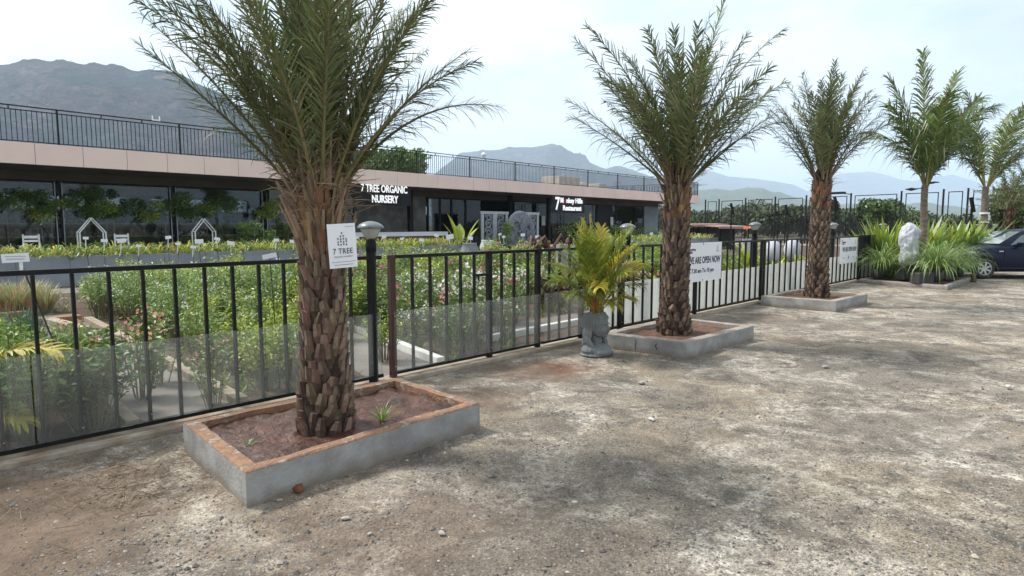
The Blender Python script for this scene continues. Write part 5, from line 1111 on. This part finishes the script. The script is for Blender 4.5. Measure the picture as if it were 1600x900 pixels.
# ---------------------------------------------------------------- car
def car():
    cp=G(1535,435.5); t=thing('parked_car','dark navy hatchback parked at the right end of the yard','car',(cp.x,cp.y,0),0)
    hd=R(-4); t.rotation_euler=(0,0,PI+hd)       # local +x is the nose
    mp_=M('navy_car_paint',(.004,.007,.026),(.005,.009,.03),2,.35,spec=.15,coat=.16); mg=glassmat('car_glass',(.25,.3,.3),.04,(.2,.25,.25),.01,1.6,False); mt=M('tyre_rubber',(.02,.02,.02),(.03,.03,.03),20,.8); mr=M('silver_alloy',(.62,.63,.65),(.5,.5,.52),5,.3,metal=.7); mk=M('car_black_trim',(.012,.012,.012),None,5,.5); ml=M('headlight_lens',(.6,.65,.68),(.5,.55,.6),9,.08,spec=.9)
    # near side is local y>0 or y<0: car rotated PI+hd, camera sees side local y = +.  wheel at origin sits on near side
    hw=.84; y0=-hw+.10                          # centre line in local y so the near wheels touch y=0
    # camera is towards world -Y; local +y maps to world -y direction after 180 turn
    cy=-(hw-.11)
    X=[.80,.74,.60,.35,.0,-.3,-.55,-1.0,-1.6,-2.2,-2.7,-3.0,-3.12,-3.17]
    Wd=[.52,.68,.77,.82,.835,.84,.84,.84,.84,.84,.83,.79,.72,.60]
    ZBt=[.30,.24,.20,.19,.19,.19,.19,.19,.19,.19,.20,.24,.30,.36]
    ZTp=[.66,.76,.84,.91,.955,.985,1.0,.99,1.0,1.01,1.02,1.0,.96,.88]
    vs=[];n=0
    for x,w_,zb,zt in zip(X,Wd,ZBt,ZTp):
        half=[(0,zb),(w_*.90,zb),(w_*.985,zb+.10),(w_,.46),(w_*1.0,.60),(w_*.995,min(.72,zt-.05)),(w_*.965,zt-.07),(w_*.90,zt-.015),(w_*.6,zt+.02),(0,zt+.035)]
        ring=[(x,cy+a,b) for a,b in half]+[(x,cy-a,b) for a,b in half[-2:0:-1]]; n=len(ring); vs+=ring
    fs=[(i*n+k,i*n+(k+1)%n,(i+1)*n+(k+1)%n,(i+1)*n+k) for i in range(len(X)-1) for k in range(n)]+[tuple(range(n-1,-1,-1)),tuple((len(X)-1)*n+k for k in range(n))]
    o=MB(); o.add(vs,fs); body=o.build('body',mp_,None,smooth=True)
    bm=bmesh.new(); bm.from_mesh(body.data); bmesh.ops.recalc_face_normals(bm,faces=bm.faces); bm.to_mesh(body.data); bm.free()
    ss=body.modifiers.new('s','SUBSURF'); ss.levels=2; ss.render_levels=2
    cut=MB()
    for wx in (0,-2.47): cut.tube([(wx,cy-1.2,.31),(wx,cy+1.2,.31)],.365,32)
    cu=cut.build('cutter',mk); bmesh_=bmesh.new(); bmesh_.from_mesh(cu.data); bmesh.ops.recalc_face_normals(bmesh_,faces=bmesh_.faces); bmesh_.to_mesh(cu.data); bmesh_.free()
    b=body.modifiers.new('b','BOOLEAN'); b.object=cu; b.operation='DIFFERENCE'; b.solver='EXACT'; finish(body); bpy.data.objects.remove(cu); body.parent=t
    for p in body.data.polygons: p.use_smooth=True
    body.data.materials.clear(); body.data.materials.append(mp_); body.data.materials.append(mk)
    # wheel wells
    o=MB(); o.box((-.0,cy,.42),(.60,1.3,.42)); o.build('wheel_well',mk,t); o=MB(); o.box((-2.47,cy,.42),(.60,1.3,.42)); o.build('wheel_well',mk,t)
    # greenhouse
    S=[(-.42,.985,.985,.70,.70),(-.75,.99,1.20,.75,.68),(-1.15,.99,1.41,.76,.60),(-1.7,1.0,1.465,.765,.585),(-2.3,1.01,1.445,.755,.575),(-2.75,1.02,1.36,.72,.55),(-3.05,1.0,1.02,.66,.60)]
    vs=[]; 
    for x,zb,zt,wb,wt in S:
        r=[(x,cy+wb,zb-.06),(x,cy+wb,zb),(x,cy+wt,zt),(x,cy+wt*.8,zt+.025*(zt>1.1)),(x,cy,zt+.035*(zt>1.1)+.004)]; vs+=r+[(p[0],2*cy-p[1],p[2]) for p in r[-2::-1]]
    n=9; o=MB(); o.add(vs,[(i*n+k,i*n+k+1,(i+1)*n+k+1,(i+1)*n+k) for i in range(len(S)-1) for k in range(n-1)]); o.build('cabin',mp_,t,smooth=True)
    def yz(x):   # side wall interpolation
        xs_=[s[0] for s in S][::-1]; return [float(np.interp(x,xs_,[s[j] for s in S][::-1])) for j in (1,2,3,4)]
    def sidewin(poly,name,sgn):
        o=MB(); v=[]
        for x,f in poly:
            zb,zt,wb,wt=yz(x); z=zb+(zt-zb)*f; y=wb+(wt-wb)*f+.008; v.append((x,cy+sgn*y,z))
        m=len(v); v2=[(a,b-sgn*.004,c) for a,b,c in v]; o.add(v+v2,[tuple(range(m)),tuple(range(2*m-1,m-1,-1))]+[(i,(i+1)%m,m+(i+1)%m,m+i) for i in range(m)]); o.build(name,mg2,t)
    mg2=M('car_window',(.10,.14,.15),(.05,.07,.08),1.5,.04,spec=.9,coat=.6)
    for sg in (1,-1):
        sidewin([(-.72,.12),(-1.62,.08),(-1.62,.86),(-1.25,.86),(-1.05,.80)],'side_window',sg); sidewin([(-1.70,.08),(-2.5,.12),(-2.55,.62),(-2.3,.84),(-1.70,.86)],'side_window',sg)
        w_=MB(); w_.box((-.92,cy+sg*.88,1.03),(.10,.20,.13)); w_.box((-.90,cy+sg*.79,.99),(.06,.1,.04)); w_.build('mirror',mp_,t,bevel=.03)
        h=MB(); h.box((-1.45,cy+sg*.85,.86),(.2,.025,.035)); h.build('door_handle',mp_,t,bevel=.008)
        h=MB(); h.box((-.52,cy+sg*.838,.60),(.008,.02,.62)); h.box((-1.63,cy+sg*.838,.60),(.008,.02,.68)); h.box((-1.1,cy+sg*.844,.33),(1.5,.02,.03)); h.build('door_seam',mk,t)
        h=MB(); h.box((-.42,cy+sg*.839,.83),(.12,.012,.03)); h.build('side_indicator',ml,t)
        h=MB(); h.tube([(.62,cy+sg*.60,.70),(.48,cy+sg*.74,.76),(.30,cy+sg*.81,.80)],[.075,.07,.02],10); h.build('headlight',ml,t,smooth=True)
    # windscreen
    o=MB(); 
    def ws(i,j,k): 
        s=S[i]; 
        return s
    v=[]
    for x,f in ((-.46,0),(-.75,0),(-1.10,0)):
        zb,zt,wb,wt=yz(x); v+=[(x+.008,cy+wt*.93,zt+.012),(x+.008,cy-wt*.93,zt+.012)]
    for a,b in ((0,2),): pass
    vv=[(p[0],p[1],p[2]+.02) for p in v]; o.add(vv,[(0,1,3,2),(2,3,5,4)]); o.build('windscreen',M('windscreen_glass',(.25,.29,.31),(.2,.24,.26),2,.03,spec=1.0,coat=1),t)
    o=MB(); o.box((.80,cy,.40),(.05,1.0,.16)); o.box((.79,cy,.62),(.05,.7,.07)); o.build('grille',mk,t)
    o=MB(); o.box((.835,cy,.45),(.012,.5,.11)); o.build('number_plate',m_white,t)
    for sg in (1,-1):
        for wx in (0,-2.47):
            wy=cy+sg*(hw-.12); w_=MB(); pr=[(.19,-.09),(.27,-.095),(.30,-.08),(.31,-.04),(.31,.04),(.30,.08),(.27,.095),(.20,.09)]
            K=36; vs=[]
            for r_,yy in pr:
                for k in range(K): a=2*PI*k/K; vs.append((r_*math.cos(a),yy,r_*math.sin(a)))
            w_.add(vs,[(i*K+k,i*K+(k+1)%K,(i+1)*K+(k+1)%K,(i+1)*K+k) for i in range(len(pr)-1) for k in range(K)]); wh=w_.build('wheel',mt,t,smooth=True); wh.location=(wx,wy,.31)
            rm=MB(); yo=sg*.075; rm.tube([(0,yo-.02,0),(0,yo+.012,0)],.05,12)
            for k in range(7):
                a=2*PI*k/7; rot=Matrix.Rotation(-a,3,'Y'); rm.box(rot@Vector((.115,yo,0)),(.16,.02,.045),0,rot)
            vs=[]
            for r_,yy in ((.185,yo-.03),(.205,yo-.03),(.205,yo+.015),(.185,yo+.015)):
                for k in range(K): a=2*PI*k/K; vs.append((r_*math.cos(a),yy,r_*math.sin(a)))
            rm.add(vs,[(i*K+k,i*K+(k+1)%K,((i+1)%4)*K+(k+1)%K,((i+1)%4)*K+k) for i in range(4) for k in range(K)]); rm.build('rim',mr,wh)
            dk=MB(); dk.tube([(0,-.03,0),(0,.03,0)],.186,24); dk.build('brake_disc',mk,wh)
    return t
car()

# ---------------------------------------------------------------- right background: court fence, roofs, trees
def court():
    a=at(1100,352,66); b=at(1545,352,44); a.z=b.z=0; dv=b-a; L_=dv.length; t=thing('court_fence','tall black steel framed mesh fence crossing the background at right','fence',a,math.atan2(dv.y,dv.x))
    pxs=[1100,1121,1162,1208,1256,1325,1403,1468,1506,1545]; u=[]
    for px in pxs:
        k=(px-800)/F; # a+dv*f : x/y=k
        f=(k*a.y-a.x)/(dv.x-k*dv.y); u.append(f*L_)
    H=4.0
    for x in u: 
        o=MB(); o.box((x,0,(H+.2)/2),(.10,.10,H+.2)); o.build('post',m_black,t)
    for x0,x1 in zip(u,u[1:]):
        o=MB(); g_=.35; 
        o.box((x0+g_,0,H/2),(.05,.05,H)); o.box((x1-g_,0,H/2),(.05,.05,H)); o.box(((x0+x1)/2,0,H-.03),(x1-x0-2*g_,.06,.06)); o.box(((x0+x1)/2,0,1.75),(x1-x0-2*g_,.06,.08)); o.build('panel_frame',m_black,t)
    o=MB(); q=0
    while q<L_: o.box((q,.03,.88),(.05,.02,1.76)); q+=.11
    o.build('dark_slats',m_black,t)
    i=5; o=MB(); o.box((u[i]-1.0,-.2,4.25),(1.1,.4,.18)); o.tube([(u[i],0,4.1),(u[i]-.6,-.1,4.2)],.04,6); o.build('floodlight',m_black,t)
court()
for i,(px,py,Y) in enumerate(((1143,330,40),(1228,332,42),(1305,322,34),(1518,325,30))):
    p=at(px,py,Y); t=thing('spot_lamp_post',('thin black spotlight pole nearest the pink roofs','thin black spotlight pole left of the slender palm','thin black spotlight pole right of the slender palm','black spotlight pole beside the far coconut palm')[i],'lamp post',(p.x,p.y,0)); o=MB(); o.tube([(0,0,0),(0,0,p.z)],.04,8); o.build('pole',m_black,t); o=MB(); o.box((.03,0,p.z+.15),(.12,.12,.7),0,Matrix.Rotation(R(-14),3,'Y')); o.build('lamp_head',m_black,t)
for i,(x0,x1,y0,Y,lb) in enumerate(((1072,1128,350,46,'low pink sheet roof shed at left'),(1112,1160,353,42,'low pink sheet roof shed beside the lamp'))):
    a=at(x0,y0,Y); b=at(x1,y0,Y); t=thing('low_shed',lb,'shed',((a.x+b.x)/2,Y,0)); L_=b.x-a.x; o=MB(); o.box((0,0,a.z-.02),(L_,3,.06),0,Matrix.Rotation(R(1),3,'X')); o.box((0,-1.52,a.z-.12),(L_,.06,.10)); o.build('roof',m_pinkroof,t); o=MB(); [o.box((x*L_*.45,y,(a.z-.1)/2),(.1,.1,a.z-.1)) for x in (-1,0,1) for y in (-1.3,1.3)]; o.build('posts',m_black,t); o=MB(); o.box((0,1.3,.7),(L_*.9,.05,1.4)); o.build('back_wall',m_inner,t)
FAR=[LEAF['far'],M('leaf_far2',(.035,.05,.024),(.06,.075,.032),.4,.7,island=.35,trans=.1)]
def wood_mass():
    rnd=random.Random(17); o=MB()
    for k in range(150):
        px=rnd.uniform(1010,1640); Y=rnd.uniform(70,120); top=322+rnd.gauss(0,3)+(6 if px>1420 else 0)+5*math.sin(px*.03)
        if 1395<px<1640: top+=10
        p=at(px,top,Y); H=p.z; r_=H*.42
        for i in range(520):
            d=Vector((rnd.gauss(0,1),rnd.gauss(0,1),rnd.gauss(0,1))).normalized()*(rnd.random()**.35); c=Vector((p.x,Y,H*.55))+Vector((d.x*r_*1.1,d.y*r_,d.z*H*.45)); nr=Vector((rnd.gauss(0,1),rnd.gauss(0,1)-.5,rnd.gauss(.6,1))).normalized(); x=nr.orthogonal().normalized()*rnd.uniform(.14,.30); y=nr.cross(x)*.6
            o.add([c-x,c+y,c+x,c-y],[(0,1,2,3)],rnd.randrange(2))
    tag(o.build('woodland',FAR),'dense dark green woodland filling the view beyond the court fence','woodland',kind='stuff')
wood_mass()
def tree(label,px,ptop,pbot,Y,wpx,seed,n=3000,leaf=.28,mats=FAR,name='broadleaf_tree'):
    a=at(px,ptop,Y); b=at(px,pbot,Y); wd=wpx/1000*Y; H=a.z-b.z; return clump(name,label,(a.x,Y,max(.2,b.z)),(wd,wd*.9,H),n,leaf,mats,seed,'tree',trunk=max(.2,b.z))
tree('rounded dark tree rising behind the court fence, centre right',1385,308,356,58,74,1,5200,.30,[LEAF['dark'],FAR[1]])
tree('lighter feathery tree just left of the rounded dark tree',1352,312,356,64,44,2,2600,.3)
tree('tall narrow tree behind the slender palm trunk',1297,308,352,75,30,3,1800,.4)
tree('tree rising behind the court fence left of the slender palm',1232,322,356,70,56,4,2600,.35)
tree('dark tree standing behind the roof terrace, right of the largest palm',612,228,290,62,105,5,6500,.34,[LEAF['dark'],LEAF['mid']])
tree('dark feathery tree at the right edge above the car',1592,285,375,32,70,6,5200,.22,[LEAF['dark'],FAR[1]])
# feathery date palms over the car roof
for i,(px,Y,H,lb) in enumerate(((1572,30,2.3,'shaggy dark date palm above the car roof'),(1606,28,2.6,'shaggy dark date palm at the right edge of the yard'))):
    p=at(px,400,Y); date_palm(lb,(p.x,p.y,0),H,.22,60+i,24,1.9,(5,75),sc_=(8,.2,.16,.2,.05),ll=.4,nl=34,lw=.03,dry=30)
# ---------------------------------------------------------------- small things on the ground
def rock(px,py,r,mat,name,label,cat,seed,sq=(1.3,.9,.8)):
    p=G(px,py); bm=bmesh.new(); bmesh.ops.create_icosphere(bm,subdivisions=3,radius=1)
    for v in bm.verts: v.co=Vector((v.co.x*sq[0],v.co.y*sq[1],v.co.z*sq[2]))*(1+.25*fbm(v.co.x*1.6+seed,v.co.y*1.6,v.co.z*1.6,3))*r
    me=bpy.data.meshes.new(name); bm.to_mesh(me); bm.free(); me.materials.append(mat); o=bpy.data.objects.new(name,me); COL.objects.link(o); o.location=(p.x,p.y,r*.55); [setattr(q,'use_smooth',True) for q in me.polygons]; o.rotation_euler=(0,0,seed); return tag(o,label,cat)
rock(466,768,.036,m_husk,'coconut_husk','brown coconut husk lying against the nearest planter wall','husk',2)
mst=M('loose_pale_stone',(.36,.34,.31),(.26,.24,.22),20,.9)
for i,(px,py,r,lb) in enumerate(((540,812,.018,'pale stone on the dirt in front of the nearest planter wall'),(578,835,.012,'tiny stone below the nearest planter'),(690,835,.017,'round stone right of the nearest planter front'),(437,783,.014,'small stone beside the coconut husk'),(1575,606,.03,'flat pale stone at the right side of the yard'),(1018,657,.024,'flat white stone on the dust in mid yard'),(898,786,.014,'bright white chip on the near tan dust'),(1002,600,.03,'dark pebble in front of the second planter'),(1115,790,.014,'dark lump near the bottom centre of the yard'),(1290,575,.03,'pale chip on the far dusty patch'))):
    rock(px,py,r,M('white_chip',(.5,.48,.44)) if i in (5,6,4) else mst,'stone',lb,'stone',i+3.3,(1.4,.9,.45))
t=thing('weed_tuft','thin green weed growing in the wet soil of the nearest planter','weed',G(597,655,.18)+Vector((0,0,-.02))); o=MB(); rn=random.Random(4); blades(o,(0,0,0),34,.20,.006,rn,48,0,1,.5,4,4,.02); o.build('blades',[LEAF['grassy'],LEAF['mid']],t)
t=thing('weed_tuft','tiny pale weed at the left of the nearest planter soil','weed',G(385,690,.18)+Vector((0,0,-.02))); o=MB(); blades(o,(0,0,0),16,.06,.006,rn,60,0,1,.5,4,3,.03); o.build('blades',[LEAF['pale'],LEAF['grassy']],t)
o=MB(); rn=random.Random(11)
for k in range(240):
    c=W(rn.gauss(.45,.22),rn.gauss(-.95,.28),.01); a=rn.random()*3.14; l=rn.uniform(.02,.07); o.tube([c-Vector((math.cos(a)*l,math.sin(a)*l,0)),c+Vector((math.cos(a)*l,math.sin(a)*l,rn.random()*.02))],.0025,3)
tag(o.build('dry_leaf_litter',m_dry),'dry brown leaf scraps strewn beside the nearest planter','litter',kind='stuff')
o=MB()
for (a,b) in (((560,830),(640,822)),((590,800),(520,806)),((470,700),(500,722))):
    p,q=G(*a),G(*b); o.tube([p+Vector((0,0,.008)),p.lerp(q,.5)+Vector((0,.01,.014)),q+Vector((0,0,.008))],.003,4)
tag(o.build('dry_twigs',m_dry),'a few thin dry twigs in front of the nearest planter','twigs',kind='stuff')

# things that still share a label get their order from left to right
bpy.context.view_layer.update()
by={}
for o_ in sc.objects:
    if o_.parent is None and o_.get('label') and o_.get('group'): by.setdefault(o_['label'],[]).append(o_)
for lb,os_ in by.items():
    if len(os_)>1:
        os_.sort(key=lambda o_:(round(cam_inv(o_.location),1),o_.location.y))
        for i,o_ in enumerate(os_): o_['label']=lb+', '+ordinal(i,len(os_))
